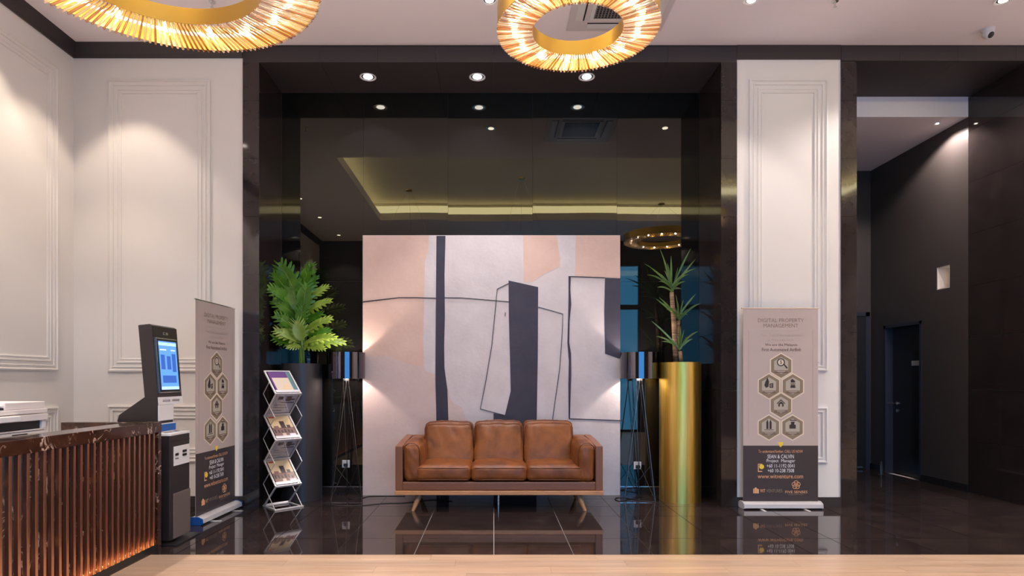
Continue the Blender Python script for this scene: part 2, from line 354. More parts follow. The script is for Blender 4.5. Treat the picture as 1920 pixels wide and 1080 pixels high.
# rear wall (behind the camera): dark brick with tall blue glazing
m=mat('dark_brick',(.02,.017,.017),.45); bt=nd(m,'ShaderNodeTexBrick'); v=coords(m,rnd=False); sx=nd(m,'ShaderNodeSeparateXYZ'); cx=nd(m,'ShaderNodeCombineXYZ'); lk(m,v,sx.inputs[0]); lk(m,sx.outputs[0],cx.inputs[0]); lk(m,sx.outputs[2],cx.inputs[1]); lk(m,cx.outputs[0],bt.inputs['Vector'])
bt.inputs['Scale'].default_value=4.2; bt.inputs['Color1'].default_value=(.016,.013,.013,1); bt.inputs['Color2'].default_value=(.028,.022,.02,1); bt.inputs['Mortar'].default_value=(.14,.12,.11,1); bt.inputs['Mortar Size'].default_value=.012; base(m,bt.outputs[0]); M['brick']=m
wr=MB(); wx0,wx1,wz=-.9,3.66,4.23
wr.box(XL-.2,wx0,YB-.2,YB,0,5.4); wr.box(wx1,XR+.2,YB-.2,YB,0,5.4); wr.box(wx0,wx1,YB-.2,YB,wz,5.4)
wr=wr.build('wall_rear',M['brick']); tag(wr,kind='structure')
wn=MB(); 
for x in (wx0,.24,1.38,2.52,wx1-.06): wn.box(x,x+.06,YB-.12,YB-.04,0,wz)
for z in (0,3.08,wz-.06): wn.box(wx0,wx1,YB-.12,YB-.04,z,z+(.12 if z==3.08 else .06))
wn=wn.build('window_1',M['black']); tag(wn,kind='structure')
for x in (wx0,.24,1.38,2.52):
    for z0,z1 in ((.06,3.08),(3.2,wz-.06)): boxo('window_pane',M['pane'],wn,x+.06,x+1.14,YB-.085,YB-.075,z0,z1)

# corridor to the right
XK=5.53; YE=9.0; ZK=4.375
hy0,hy1,hz0,hz1=7.44,7.66,2.43,2.71     # little opening in the corridor wall
dy0,dy1,dz=7.93,8.70,2.075              # door opening in the corridor wall
cw=MB(); T=.16
cw.box(XK,XK+T,7.15,hy0,0,4.7); cw.box(XK,XK+T,hy1,dy0,0,4.7); cw.box(XK,XK+T,dy1,YE+.2,0,4.7)
cw.box(XK,XK+T,hy0,hy1,0,hz0); cw.box(XK,XK+T,hy0,hy1,hz1,4.7); cw.box(XK,XK+T,dy0,dy1,dz,4.7)
cw=cw.build('wall_corridor_right',M['darkwall']); tag(cw,kind='structure')
cn=boxo('wall_corridor_end',M['darkwall'],None,3.4,XK,YE,YE+.2,0,4.7); tag(cn,kind='structure')
cl=boxo('wall_corridor_left',M['darkwall'],None,3.2,3.6,7.15,YE,0,4.7); tag(cl,kind='structure')
cc=boxo('ceiling_corridor',M['ceil'],None,3.4,XK+.2,7.15,YE+.2,ZK,ZK+.3); tag(cc,kind='structure')
t=MB(); t.box(XK-.014,XK-.001,7.15,dy0,0,.09); t.box(XK-.014,XK-.001,dy1,YE-.001,0,.09); t=t.build('baseboard_corridor',M['black']); tag(t,kind='structure')
mb=MB(); mb.box(XK+.002,XK+T,hy0+.002,hy0+.012,hz0,hz1); mb.box(XK+.002,XK+T,hy1-.012,hy1-.002,hz0,hz1); mb.box(XK+.002,XK+T,hy0+.012,hy1-.012,hz0,hz0+.01); mb.box(XK+.002,XK+T,hy0+.012,hy1-.012,hz1-.01,hz1); mb.box(XK+T-.01,XK+T,hy0,hy1,hz0,hz1)
o=mb.build('window_2',M['cream']); tag(o,kind='structure')
boxo('light_fitting',glow('niche_glow',(1,.85,.7),.9),o,XK+T-.03,XK+T-.012,hy0+.05,hy1-.08,hz0+.06,hz1-.05)
# doors
d1=MB(); d1.box(XK-.004,XK+T,dy0,dy0+.04,0,dz); d1.box(XK-.004,XK+T,dy1-.04,dy1,0,dz); d1.box(XK-.004,XK+T,dy0,dy1,dz-.04,dz)
d1=d1.build('door_1',M['doorframe']); tag(d1,kind='structure')
boxo('door_leaf',M['door'],d1,XK+.105,XK+.15,dy0+.04,dy1-.04,.006,dz-.04)
boxo('door_light_block',M['door'],d1,XK+T-.01,XK+T+.02,dy0-.1,dy1+.1,-.01,dz+.1)  # added unseen slab, stops sky light leaking under the door
boxo('door_sign',M['white'],d1,XK+.100,XK+.105,8.06,8.27,1.50,1.565,bevel=.002)
h=MB(); h.lathe([(0.0,-.006),(.024,-.006),(.024,.006),(0,.006)],20); h=h.build('door_handle',M['chrome'],d1,smooth=True); h.location=(XK+.099,8.56,.98); h.rotation_euler=(0,PI/2,0)
q=MB().tube([(0,0,-.002),(0,0,-.045),(0,.03,-.05),(0,.12,-.05)],.008,8).build('lever',M['chrome'],h,smooth=True)
h=MB().lathe([(0,-.006),(.020,-.006),(.020,.006),(0,.006)],20).build('lock_plate',M['chrome'],d1,smooth=True); h.location=(XK+.099,8.56,.88); h.rotation_euler=(0,PI/2,0)
dd=MB(); dd.box(4.42,4.49,YE-.03,YE-.001,0,2.30); dd.box(5.44,5.50,YE-.03,YE-.001,0,2.30); dd.box(4.42,5.50,YE-.03,YE-.001,2.24,2.30)
dd=dd.build('door_2',M['doorframe']); tag(dd,kind='structure')
boxo('door_leaf',M['door'],dd,4.49,5.44,YE-.018,YE-.002,.006,2.24)
boxo('kick_plate',M['chrome'],dd,4.6,5.40,YE-.021,YE-.018,.02,.04)
o=MB().box(-.012,.012,-.012,.012,0,.18).build('door_stop',M['chrome'],None,bevel=.003); o.location=(5.36,8.48,0); tag(o,'small upright steel door stop on the dark corridor floor','door stop')
MB().box(-.03,.03,-.03,.03,0,.008).build('base_plate',M['chrome'],o)

# ------------------------------------------------------------------ downlights
def downlight(x,y,z,lab,cat,grp,e=0,deg=84,col=NEUT,lens='lamp',r=.055):
    o=MB().lathe([(r,-.002),(r+.018,-.006),(r+.018,0),(r,0)],28,closed=True).build('recessed_downlight',M['white'],None,smooth=True); o.location=(x,y,z); tag(o,lab,'downlight',grp)
    MB().lathe([(r,-.001),(r*.55,-.0004),(0.0,-.0004)],24).build('reflector',M['chrome'],o,smooth='all')
    MB().lathe([(r*.72,-.002),(r*.66,-.006),(0.0,-.007)],24).build('lens',M[lens],o,smooth='all')
    if e: spot(x,y,z-.012,e,deg,col)
    return o
gn='round downlights in the mirror recess soffit'
for x,lab in ((-1.364,'round downlight in dark recess soffit above left edge of the painting'),(-.179,'round downlight in dark recess soffit above centre of the painting'),(1.006,'round downlight in dark recess soffit above right side of the painting')):
    downlight(x,6.647,4.595,lab,'downlight',gn,E_NICHE,100,COOL,'lamp_cool',.07)
gw='recessed downlights in the lobby ceiling'
Lw=[(-3.70,5.75,'recessed downlight near back wall corner washing the white panelled wall',E_WALL,80,WARM),(-3.90,5.10,'recessed downlight close to the left white wall',E_WALL,80,WARM)]
for x,y,l,e,dg,c in Lw: downlight(x,y,ZC,l,'downlight',gw,e,dg,(1,.86,.70))
for x,y,l in ((-.04,5.595,'recessed ceiling downlight left of the smaller gold ring pendant'),(2.35,5.595,'recessed ceiling downlight in front of the right white wall panel'),(4.65,5.595,'recessed ceiling downlight near the small white dome camera')):
    downlight(x,y,ZC,l,'downlight',gw,(E_ROOM*.6 if x<1 else E_WALL*.72 if x<3 else 150),(86 if x<3 else 136),NEUT)
for y,w_ in ((3.6,'beside'),(2.3,'behind'),(.95,'well behind'),(-.65,'at the rear wall, far behind')): downlight(-3.7,y,ZC,'recessed downlight along the left wall, '+w_+' the large ring pendant','downlight',gw,E_ROOM*.6,100)
for x,w_ in ((-1.8,'left part'),(0,'middle'),(1.8,'right part')): downlight(x,-.95,ZC,'added fill downlight by the rear glazing, '+w_+' of the row','downlight',gw,E_ROOM*1.3,130)  # unseen row behind the camera, added as fill light
for y,w_ in ((1.0,'rear'),(2.6,'middle'),(4.2,'front')): downlight(7.4,y,ZC,'added fill downlight right of the cove tray, '+w_+' of three','downlight',gw,E_ROOM,130)  # three more lamps added out of view to fill the room
downlight(5.30,7.33,ZK,'small downlight added in the dark passage to brighten the brown corridor wall','downlight',None,85,140,NEUT,'lamp',.022)  # added lamp that makes the bright patch on the corridor wall
def sprinkler(x,y,lab):
    o=MB().lathe([(0,0),(.03,0),(.03,-.006),(.010,-.010),(.008,-.035),(.004,-.05),(.016,-.052),(.016,-.055),(0,-.055)],16).build('fire_sprinkler',M['chrome'],None,smooth=True); o.location=(x,y,ZC); tag(o,lab,'sprinkler','ceiling fire sprinklers')
sprinkler(-2.58,5.62,'small steel fire sprinkler seen through the large gold ring pendant'); sprinkler(3.12,5.61,'small steel fire sprinkler on ceiling above right white wall panel')
# air-conditioning cassette
ac=MB(); A0,A1,B0,B1=.716,1.65,5.13,6.06
ac.box(A0,A1,B0,B1,ZC-.022,ZC); ac=ac.build('ceiling_cassette',mat('cassette_plastic',(.66,.60,.60),.5),None,bevel=.006)
tag(ac,'square white air conditioning cassette with dark centre grille above gold ring','air conditioner')
xm,ym=(A0+A1)/2,(B0+B1)/2
boxo('grille_frame',M['white'],ac,xm-.27,xm+.27,ym-.27,ym+.27,ZC-.030,ZC-.022)
gr=boxo('grille',M['black'],ac,xm-.235,xm+.235,ym-.235,ym+.235,ZC-.033,ZC-.030)
mb=MB()
for i in range(16): mb.box(xm-.235+i*.0305,xm-.225+i*.0305,ym-.235,ym+.235,ZC-.036,ZC-.033)
for i in range(16): mb.box(xm-.235,xm+.235,ym-.235+i*.0305,ym-.231+i*.0305,ZC-.037,ZC-.036)
t=mb.build('grille_bars',mat('grille_grey',(.22,.20,.20),.5),gr)
for sx,sy in ((0,1),(0,-1),(1,0),(-1,0)):
    cx_,cy_=xm+sx*.37,ym+sy*.37; a,b=(.28,.035) if sx==0 else (.035,.28)
    v_=boxo('air_flap',M['white'],ac,cx_-a,cx_+a,cy_-b,cy_+b,ZC-.028,ZC-.022,bevel=.002)
    a2,b2=(a,.006) if sx==0 else (.006,b)
    boxo('slot',M['black'],v_,cx_-a2-sx*.045,cx_+a2-sx*.045,cy_-b2-sy*.045,cy_+b2-sy*.045,ZC-.027,ZC-.0215)
# dome camera
o=MB().lathe([(0,0),(.055,0),(.055,-.018),(.046,-.03),(.042,-.036)],28).build('security_camera',M['white'],None,smooth=True); o.location=(4.885,6.06,ZC); tag(o,'small white turret security camera on ceiling above the dark passage','camera')
b_=MB().lathe([(0,.052),(.025,.047),(.042,.03),(.048,.0),(.046,-.02),(.036,-.034),(.03,-.036),(0,-.036)],24).build('camera_ball',M['white'],o,smooth='all'); b_.location=(0,-.0,-.05); b_.rotation_euler=(-.9,0,.15)
q=MB().lathe([(.03,-.0365),(.028,-.040),(0,-.042)],20).build('camera_lens',M['black'],b_,smooth='all')

# ------------------------------------------------------------------ ring pendants
rodme={}
def ring(x,y,z,ro,ri,lab,nr,nb,hh=.085):
    o=empty('ring_pendant',(x,y,z),0,lab,'pendant light','gold ring pendants')
    MB().lathe([(ro,0),(ro,hh+.05),(ro-.004,hh+.05),(ro-.004,0)],96,closed=True).build('outer_band',M['brassring'],o,smooth=True)
    MB().lathe([(ri,0),(ri,hh),(ri+.004,hh),(ri+.004,0)],96,closed=True).build('inner_band',M['brassring'],o,smooth=True)
    MB().lathe([(ri+.004,hh-.012),(ri+.020,hh-.012),(ri+.020,hh),(ri+.004,hh)],96,closed=True).build('inner_rim',M['champagne'],o,smooth=True)
    MB().lathe([(ro-.020,hh-.012),(ro-.004,hh-.012),(ro-.004,hh),(ro-.020,hh)],96,closed=True).build('outer_rim',M['champagne'],o,smooth=True)
    me=me2=None
    for k in range(nr):
        a=2*PI*k/nr; 
        if me is None:
            L=ro-ri+.006
            r=MB().tube([(0,0,0),(.004,0,-.004),(L-.004,0,-.004),(L,0,0)],[.003,.0046,.0068,.004],6).build('crystal_rod',M['crystal'],o,smooth='all'); me=r.data
        else: r=link(bpy.data.objects.new('crystal_rod',me),o)
        if me2 is None: me2=me.copy(); me2.materials[0]=M['crystal_dark']
        if k and (k%3==1 or random.random()<.18): r.data=me2
        r.location=((ri-.003)*math.cos(a),(ri-.003)*math.sin(a),-.003+random.uniform(-.0015,.0015)); r.rotation_euler=(0,0,a)
    me=None; rm=(ro+ri)/2
    for k in range(nb):
        a=2*PI*(k+.35)/nb; p=(rm*math.cos(a),rm*math.sin(a),.035)
        if me is None: b=MB().lathe([(0,-.02),(.011,-.014),(.015,0),(.011,.014),(0,.03)],12).build('bulb',M['bulb'],o,smooth='all'); me=b.data
        else: b=link(bpy.data.objects.new('bulb',me),o)
        b.location=p
        point(x+p[0],y+p[1],z+.012,E_BULB,(1,.84,.70),.012)
    for k in range(3):
        a=2*PI*k/3+.5; r=ro-.01
        MB().tube([(r*math.cos(a),r*math.sin(a),hh+.02),(.04*math.cos(a),.04*math.sin(a),ZC-z-.02)],.0012,5).build('hanging_wire',M['chrome'],o)
    MB().lathe([(0,ZC-z),(.06,ZC-z),(.06,ZC-z-.02),(0,ZC-z-.02)],24).build('ceiling_rose',M['brassring'],o,smooth=True)
H1=2.0; ring(.24*H1,1.758*H1,EYE+H1,.23*H1,.131*H1,'smaller gold ring pendant with radial crystal rods near picture centre',124,13)
H2=1.9; ring(-.822*H2,1.477*H2,EYE+H2,.39*H2,.252*H2,'large gold ring pendant with radial crystal rods over the reception side',168,17)
ring(3.28,2.0,EYE+2.71,.73,.48,'gold ring pendant seen only as a reflection in the black mirror',100,15)

# ------------------------------------------------------------------ painting
px0,px1,py0,py1=-1.487,1.432,0,2.95; YP=6.95
def pp(px,py): return ((px-926)*YP/F, EYE+(711-py)*YP/F)
def cv(cx,cy): return pp(680+cx/2.918,430+cy/2.918)   # points read off the crop
Y0=YP
mcan=mat('painting_canvas_grey',(.60,.55,.57),.85); v=coords(mcan,rnd=False); base(mcan,ramp(mcan,noise_n(mcan,v,3,6,.65),[(.3,(.55,.50,.51)),(.65,(.64,.585,.595))])); bump(mcan,noise_n(mcan,coords(mcan,(1,1,1),rnd=False),26,5,.7),.35,.006)
def paint(name,a,b):
    m=mat(name,a,.8); v=coords(m,rnd=False); base(m,ramp(m,noise_n(m,v,3.2,6,.65),[(.3,a),(.7,b)])); bump(m,noise_n(m,v,26,5,.7),.3,.006); return m
mpe=paint('peach_paint',(.60,.415,.35),(.69,.495,.425)); mpi=paint('dusty_pink_paint',(.57,.44,.41),(.64,.505,.475)); mnv=paint('navy_paint',(.030,.030,.052),(.050,.047,.072)); mln=mat('black_line_paint',(.015,.013,.018),.7)
pa=boxo('abstract_painting',mcan,None,px0,px1,YP,YP+.045,0.0,py1,bevel=.003); tag(pa,'huge abstract canvas of peach, grey and navy shapes standing behind the sofa','painting')
layer=[0]
def shape(pts,m,name='painted_shape',raw=False):
    layer[0]+=1; y=Y0-.0006*layer[0]
    pts=[p if raw else cv(*p) for p in pts]
    pts=[(min(max(a,px0+.001),px1-.001),min(max(b,.002),py1-.002)) for a,b in pts]
    # fan-safe triangulated thin plate
    mb=MB(); mb.prism(pts,lambda p:(p[0],y,p[1]),lambda p:(p[0],Y0,p[1])); return mb.build(name,m,pa)
def smooth_line(pts,wid,raw=False):
    layer[0]+=1; y=Y0-.0006*layer[0]; pts=[p if raw else cv(*p) for p in pts]; L=[];R=[]
    for i,p in enumerate(pts):
        a=Vector(pts[max(i-1,0)]);b=Vector(pts[min(i+1,len(pts)-1)]); d=(b-a).normalized(); n=Vector((-d.y,d.x)); w=wid[i] if isinstance(wid,list) else wid
        L.append(Vector(p)+n*w/2);R.append(Vector(p)-n*w/2)
    mb=MB()
    for i in range(len(pts)-1):
        q=[L[i],L[i+1],R[i+1],R[i]]; mb.prism([tuple(k) for k in q],lambda p:(p[0],y,p[1]),lambda p:(p[0],Y0,p[1]))
    return mb.build('painted_line',mln,pa)
B=1500
shape([(0,0),(362,0),(358,120),(340,180),(336,400),(332,600),(336,750),(345,775),(395,790),(402,900),(404,1060),(404,B),(0,B)],mpe)
shape([(0,700),(120,690),(260,740),(336,752),(345,775),(395,790),(402,900),(404,B),(0,B)],mpi)
shape([(878,30),(1062,30),(1072,110),(1080,160),(1078,205),(1000,240),(925,288),(882,288)],mpe)
shape([(1166,30),(1420,30),(1420,268),(1320,262),(1162,256)],mpe)
shape([(466,860),(478,925),(500,950),(546,975),(562,1020),(565,B),(466,B)],mpi)
shape([(404,36),(453,36),(448,250),(450,480),(446,640),(448,760),(464,880),(470,1060),(472,B),(404,B),(404,1060),(398,820),(400,500),(402,250)],mnv)
shape([(798,280),(960,316),(958,700),(952,1056),(950,B),(716,B),(716,1006),(778,1018),(810,885),(806,700),(800,480)],mnv)
shape([(1326,266),(1420,268),(1420,706),(1400,706),(1326,680),(1322,450)],mnv)
shape([(1126,258),(1138,258),(1136,330),(1141,410),(1132,500),(1130,620),(1140,680),(1141,800),(1138,880),(1134,1036),(1127,1036),(1125,850),(1128,720),(1120,620),(1124,480),(1126,380)],mnv)
smooth_line([(-2,398),(80,388),(200,374),(300,374),(400,377)],[.012]*2+[.009]*3)
smooth_line([(450,374),(540,375),(700,388),(800,397)],.007)
smooth_line([(960,425),(1095,463),(1092,560),(1078,760),(1058,900),(1036,1060)],.006)
smooth_line([(798,297),(736,327),(728,420),(706,640),(672,840),(644,982),(778,1018)],.007)
smooth_line([(1126,258),(1230,262),(1326,266)],.008)
smooth_line([(1130,1036),(1250,1040),(1425,1046)],.008)
smooth_line([(781,455),(779,474)],.006)

# ------------------------------------------------------------------ sofa
def cushion(mb,c,hx,hy,hz,r=.05,bulge=(.02,.02,.02),N=16,wr=.004,seed=0,skew=None):
    idx={}; vs=[]; fs=[]
    def vert(i,j,k):
        key=(i,j,k)
        if key in idx: return idx[key]
        u,v,w=(-1+2*i/N,-1+2*j/N,-1+2*k/N)
        p=Vector((u*hx,v*hy,w*hz)); inner=Vector((max(-hx+r,min(hx-r,p.x)),max(-hy+r,min(hy-r,p.y)),max(-hz+r,min(hz-r,p.z))))
        d=p-inner
        if d.length>1e-6: p=inner+d.normalized()*r*min(1,max(abs(d.x),abs(d.y),abs(d.z))/r)
        fu,fv,fw=1-u*u,1-v*v,1-w*w
        if abs(u)==1: p.x+=math.copysign(bulge[0]*fv*fw,u)
        if abs(v)==1: p.y+=math.copysign(bulge[1]*fu*fw,v)
        if abs(w)==1: p.z+=math.copysign(bulge[2]*fu*fv,w)
        n1=noise.noise(Vector((p.x*9+seed,p.y*7,p.z*7+seed)))
        n2=noise.noise(Vector((p.x*26+seed*2+8*p.z,p.y*11,p.z*9)))
        dirn=p.normalized(); n3=noise.noise(Vector((p.x*38+6*p.z+seed,p.y*9,p.z*5))); p+=dirn*(wr*n1+wr*.7*n2+wr*.55*n3*max(0,n1+.2))
        if skew: p=Vector(skew(p,u,v,w))
        idx[key]=len(vs); vs.append(p+Vector(c)); return idx[key]
    for a in range(N):
        for b in range(N):
            for s in (0,N):
                fs.append((vert(a,b,s),vert(a+1,b,s),vert(a+1,b+1,s),vert(a,b+1,s)))
                fs.append((vert(a,s,b),vert(a+1,s,b),vert(a+1,s,b+1),vert(a,s,b+1)))
                fs.append((vert(s,a,b),vert(s,a+1,b),vert(s,a+1,b+1),vert(s,a,b+1)))
    return mb.add(vs,fs)
so=empty('sofa',(.052,6.07,0),0,'tan brown leather three-seat sofa with splayed wooden legs before the painting','sofa')
hw=1.028
# wooden plinth, leather base, side and back shells
boxo('wooden_rail',M['legwood'],so,-hw-.004,hw+.004,-.012,.80,.172,.214,bevel=.006)
boxo('base_panel',M['leather_dark'],so,-hw+.07,hw-.07,.004,.78,.215,.300,bevel=.012)
for s in (-1,1):
    mb=MB(); x0,x1=(-hw,-hw+.072) if s<0 else (hw-.072,hw)
    pts=[(0,.214),(.80,.214),(.80,.70),(.42,.685),(.0,.655)]
    mb.prism(pts,lambda p:(x0,p[0],p[1]),lambda p:(x1,p[0],p[1])); mb.build('side_panel',M['leather_dark'],so,bevel=.008)
boxo('back_panel',M['leather_dark'],so,-hw+.07,hw-.07,.70,.80,.30,.70,bevel=.02)
for s in (-1,1):
    mb=MB(); cx_=s*(hw-.070-.088)
    def sk(p,u,v,w,s=s): 
        p=Vector(p); p.z+=.02*(v*.5+.5); p.x+= -s*.018*(1-w)*.5; return p
    cushion(mb,(cx_,.352,.488),.092,.352,.192,.055,(.012,.012,.022),22,.008,5+s,sk)
    a=mb.build('arm_cushion',M['leather'],so,smooth='all')
    q=MB(); e=[(cx_+dx*.086,.012,z) for dx,z in ((-1,.32),(-1,.60),(-.8,.655),(-.3,.682),(.3,.682),(.8,.655),(1,.60),(1,.32))]
    q.tube(e,.0045,6).build('piping',M['piping'],a,smooth='all')
bx=[-.555,0,.555]; hx=.276
for i,x in enumerate(bx):
    mb=MB(); 
    def sk2(p,u,v,w,i=i):
        p=Vector(p)
        if w>.9: p.z+=-.012*max(0,v)
        return p
    cushion(mb,(x,.290,.385),hx+.004,.300,.078,.045,(.004,.014,.026),24,.006,11+i*3)
    a=mb.build('seat_cushion',M['leather'],so,smooth='all')
    for zz in (.437,.322):
        MB().tube([(x-hx+.03,-.006,zz),(x-hx*.5,-.0125,zz+.003),(x,-.0155,zz+.004),(x+hx*.5,-.0125,zz+.003),(x+hx-.03,-.006,zz)],.0045,6).build('piping',M['piping'],a,smooth='all')
for i,x in enumerate((-.535,.0,.535)):
    mb=MB()
    def sk3(p,u,v,w,i=i):
        p=Vector(p); p.y+=.10*w+.0; p.z+=.006*i; return p
    cushion(mb,(x,.570,.630),.262,.085,.222,.05,(.008,.03,.012),26,.010,31+i*7,sk3)
    a=mb.build('back_cushion',M['leather'],so,smooth='all')
    zt=.006*i-.012
    MB().tube([(x-.258,.49,.58+zt),(x-.262,.548,.79+zt),(x-.248,.565,.845+zt),(x-.21,.572,.866+zt),(x,.572,.877+zt),(x+.21,.572,.866+zt),(x+.248,.565,.845+zt),(x+.262,.548,.79+zt),(x+.258,.49,.58+zt)],.0045,6).build('piping',M['piping'],a,smooth='all')
for sx in (-1,1):
    for sy,y0 in ((-1,.12),(1,.66)):
        x0=sx*.79; x1=sx*.862; y1=y0+sy*.055
        MB().tube([(x0,y0,.175),(x0+(x1-x0)*.4,y0+(y1-y0)*.4,.11),(x1-sx*.006,y1,.012),(x1,y1,0)],[.030,.028,.018,.016],14).build('leg',M['legwood'],so,smooth=True)
MB().tube([(-.005,.36,.172),(-.005,.36,0)],.014,12).build('centre_leg',M['chrome'],so,smooth=True)

# ------------------------------------------------------------------ planters and plants
def planter(name,x,y,r,h,m,lab,cat='planter'):
    o=MB().lathe([(0,0),(r,0),(r,h),(r-.012,h),(r-.014,h-.06),(0,h-.06)],64).build(name,m,None,smooth=True); o.location=(x,y,0); tag(o,lab,cat)
    MB().lathe([(0,h-.045),(r-.016,h-.05),(r-.016,h-.07),(0,h-.07)],32).build('soil',M['soil'],o)
    return o
planter('cylinder_planter',2.033,6.70,.22,1.50,M['brass'],'tall brushed brass cylinder planter holding a spiky cane plant')
planter('cylinder_planter',-2.125,6.785,.218,1.489,M['blackpot'],'tall matt black cylinder planter behind the brochure rack')

def monstera_leaf(B,T,width,N0,m,parent,seed,droop=.12,nf=7):
    rnd=random.Random(seed); B=Vector(B);T=Vector(T); L=(T-B).length; d=(T-B)/L; n=Vector(N0); n=(n-d*n.dot(d)).normalized(); s=d.cross(n)
    mb=MB()
    def mid(t): return B+d*L*t - n*0 + Vector((0,0,1))*(.10*L*math.sin(PI*t)*.6) - n*(-droop*L*(t*t))*-1
    def W(t): return 1.22*width*(math.sin(PI*min(1,t*.93+.05))**.6)
    K=10
    # central blade
    vs=[];fs=[]
    for i in range(K+1):
        t=i/K; c=mid(t); w=W(t)*.60*(1-.75*t**6)
        vs+=[c-s*w+n*(w*.25),c,c+s*w+n*(w*.25)]
    for i in range(K): fs+=[(i*3,i*3+1,i*3+4,i*3+3),(i*3+1,i*3+2,i*3+5,i*3+4)]
    mb.add(vs,fs)
    for side in(-1,1):
        for k in range(nf):
            t0=.04+.90*k/nf; t=t0+.07; a=mid(t0-.01); b=mid(min(1,t0+.90/nf*1.02)); w=W(t)
            ang=math.radians(78-48*t+rnd.uniform(-6,6)); ln=w*(1.06+rnd.uniform(-.08,.08))
            dr=(s*side*math.sin(ang)+d*math.cos(ang))
            vs=[];M_=5
            for j in range(M_+1):
                q=j/M_; sh=(1.04-.42*q**2) if j<M_ else .34
                off=dr*ln*q + n*(w*.28*q - w*.42*q*q) + d*(.06*w*q*q)
                c=(a+b)/2; hb=(b-a)/2*sh*.95
                vs+=[c-hb+off,c+off+n*(-.012*L),c+hb+off]
            fs=[]
            for j in range(M_): fs+=[(j*3,j*3+1,j*3+4,j*3+3),(j*3+1,j*3+2,j*3+5,j*3+4)]
            mb.add(vs,fs)
    o=mb.build('leaf',m,parent,smooth='all')
    MB().tube([mid(t)+n*-.002 for t in (0,.25,.5,.75,.97)],[.006,.005,.004,.003,.001],5).build('midrib',M['leaf_pale'],o,smooth='all')
    return o
px_,py_=-2.125,6.785
pl=empty('potted_split_leaf_plant',(px_,py_,1.44),0,'bushy green split-leaf plant growing in the tall black planter','plant')
def lp(cx,cy,dy): 
    if cx<330: dy=min(dy,-.24+(cx-190)*.001)
    dy=min(dy,.05)
    p=P(460+cx/4.154,460+cy/4.154,py_+dy); return p-Vector((px_,py_,1.44))
L_=[ # base, tip, depth base, depth tip, width, material, normal
((400,400),(262,140),.04,.02,.115,'leaf',(0,-1,.2)),((430,380),(505,135),.02,-.02,.10,'leaf',(-.3,-1,.2)),
((375,460),(190,330),.02,-.06,.095,'leaf',(0,-1,.5)),((420,520),(330,250),-.03,-.04,.125,'leaf',(.1,-1,.2)),
((450,520),(470,290),-.04,-.07,.11,'leaf',(0,-1,.25)),((480,440),(640,305),.06,.04,.075,'leaf_pale',(0,-.8,.8)),
((400,560),(225,430),.06,.03,.09,'leaf',(0,-1,.3)),((470,530),(655,420),.02,-.08,.085,'leaf_pale',(0,-.8,.8)),
((430,640),(440,470),-.06,-.12,.085,'leaf',(0,-1,.4)),((390,660),(238,545),.0,-.10,.085,'leaf',(0,-1,.5)),
((450,690),(665,555),-.02,-.10,.08,'leaf_pale',(0,-.8,.7)),((440,740),(395,590),-.08,-.14,.095,'leaf_pale',(0,-.9,.5)),
((425,750),(235,655),-.02,-.12,.09,'leaf_pale',(.1,-.9,.6)),((400,770),(228,720),.06,.02,.09,'leaf',(0,-1,.3)),
((450,770),(700,700),-.04,-.14,.08,'leaf_pale',(0,-.75,.8)),((460,780),(778,742),.02,.02,.085,'leaf_pale',(0,-.8,.7)),
((430,790),(325,785),-.06,-.14,.06,'leaf_pale',(0,-.8,.8)),((455,790),(620,800),-.06,-.13,.06,'leaf_pale',(0,-.8,.8)),
((480,700),(665,660),.08,.08,.07,'leaf',(0,-.9,.6)),((470,600),(600,525),.08,.10,.07,'leaf',(0,-.9,.6)),
((350,400),(215,225),.10,.10,.08,'leaf',(0,-1,.2)),((470,380),(545,230),.10,.10,.07,'leaf',(0,-1,.3))]
for i,(b,t,db,dt,w,mm,n) in enumerate(L_):
    Bp=lp(*b,db); Tp=lp(*t,dt)
    monstera_leaf(Bp,Tp,w,n,M[mm],pl,i)
    x=random.uniform(-.03,.03); 
    MB().tube([(x,random.uniform(-.03,.03),-.02),(x*.8+Bp.x*.25,Bp.y*.3,max(Bp.z*.45,.03)),Bp],[.010,.008,.005],6).build('stem',M['stem'],pl,smooth='all')

gx,gy=2.033,6.70
dr=empty('potted_dracaena',(gx,gy,1.45),0,'slim cane plant with three spiky leaf heads in the tall brass planter','plant')
def dp(cx,cy,dy): return P(1140+cx/3.375,440+cy/3.375,gy+dy)-Vector((gx,gy,1.45))
for pts,r in (([(430,810,0),(425,700,0),(418,560,.0),(408,440,0),(403,365,0)],[.030,.028,.027,.024,.022]),([(440,810,.03),(436,700,.03),(443,600,.02),(446,545,0)],[.022,.021,.020,.020]),([(462,810,-.05),(460,765,-.05),(456,738,-.05)],[.024,.022,.020])):
    MB().tube([dp(*p) for p in pts],r,12).build('cane',M['trunk'],dr,smooth='all')
def strap(Bp,Tp,w,seed,up=.12):
    rnd=random.Random(seed); L=(Tp-Bp).length; mid=(Bp+Tp)/2+Vector((0,0,1))*L*up; d=(Tp-Bp).normalized()
    view=Vector((rnd.uniform(-.4,.4),-1,rnd.uniform(.1,.7))); mb=MB(); vs=[];K=10
    for i in range(K+1):
        t=i/K; c=Bp*(1-t)**2+mid*2*t*(1-t)+Tp*t*t; tg=((mid-Bp)*(1-t)+(Tp-mid)*t).normalized(); s=tg.cross(view).normalized(); nn=s.cross(tg)
        ww=w*(.55+.45*math.sin(PI*min(1,t*1.3)*.5))*(1-t**3)+.0008
        vs+=[c-s*ww+nn*ww*.35,c,c+s*ww+nn*ww*.35]
    fs=[]
    for i in range(K): fs+=[(i*3,i*3+1,i*3+4,i*3+3),(i*3+1,i*3+2,i*3+5,i*3+4)]
    return mb.add(vs,fs).build('leaf',M['strap'],dr,smooth='all')
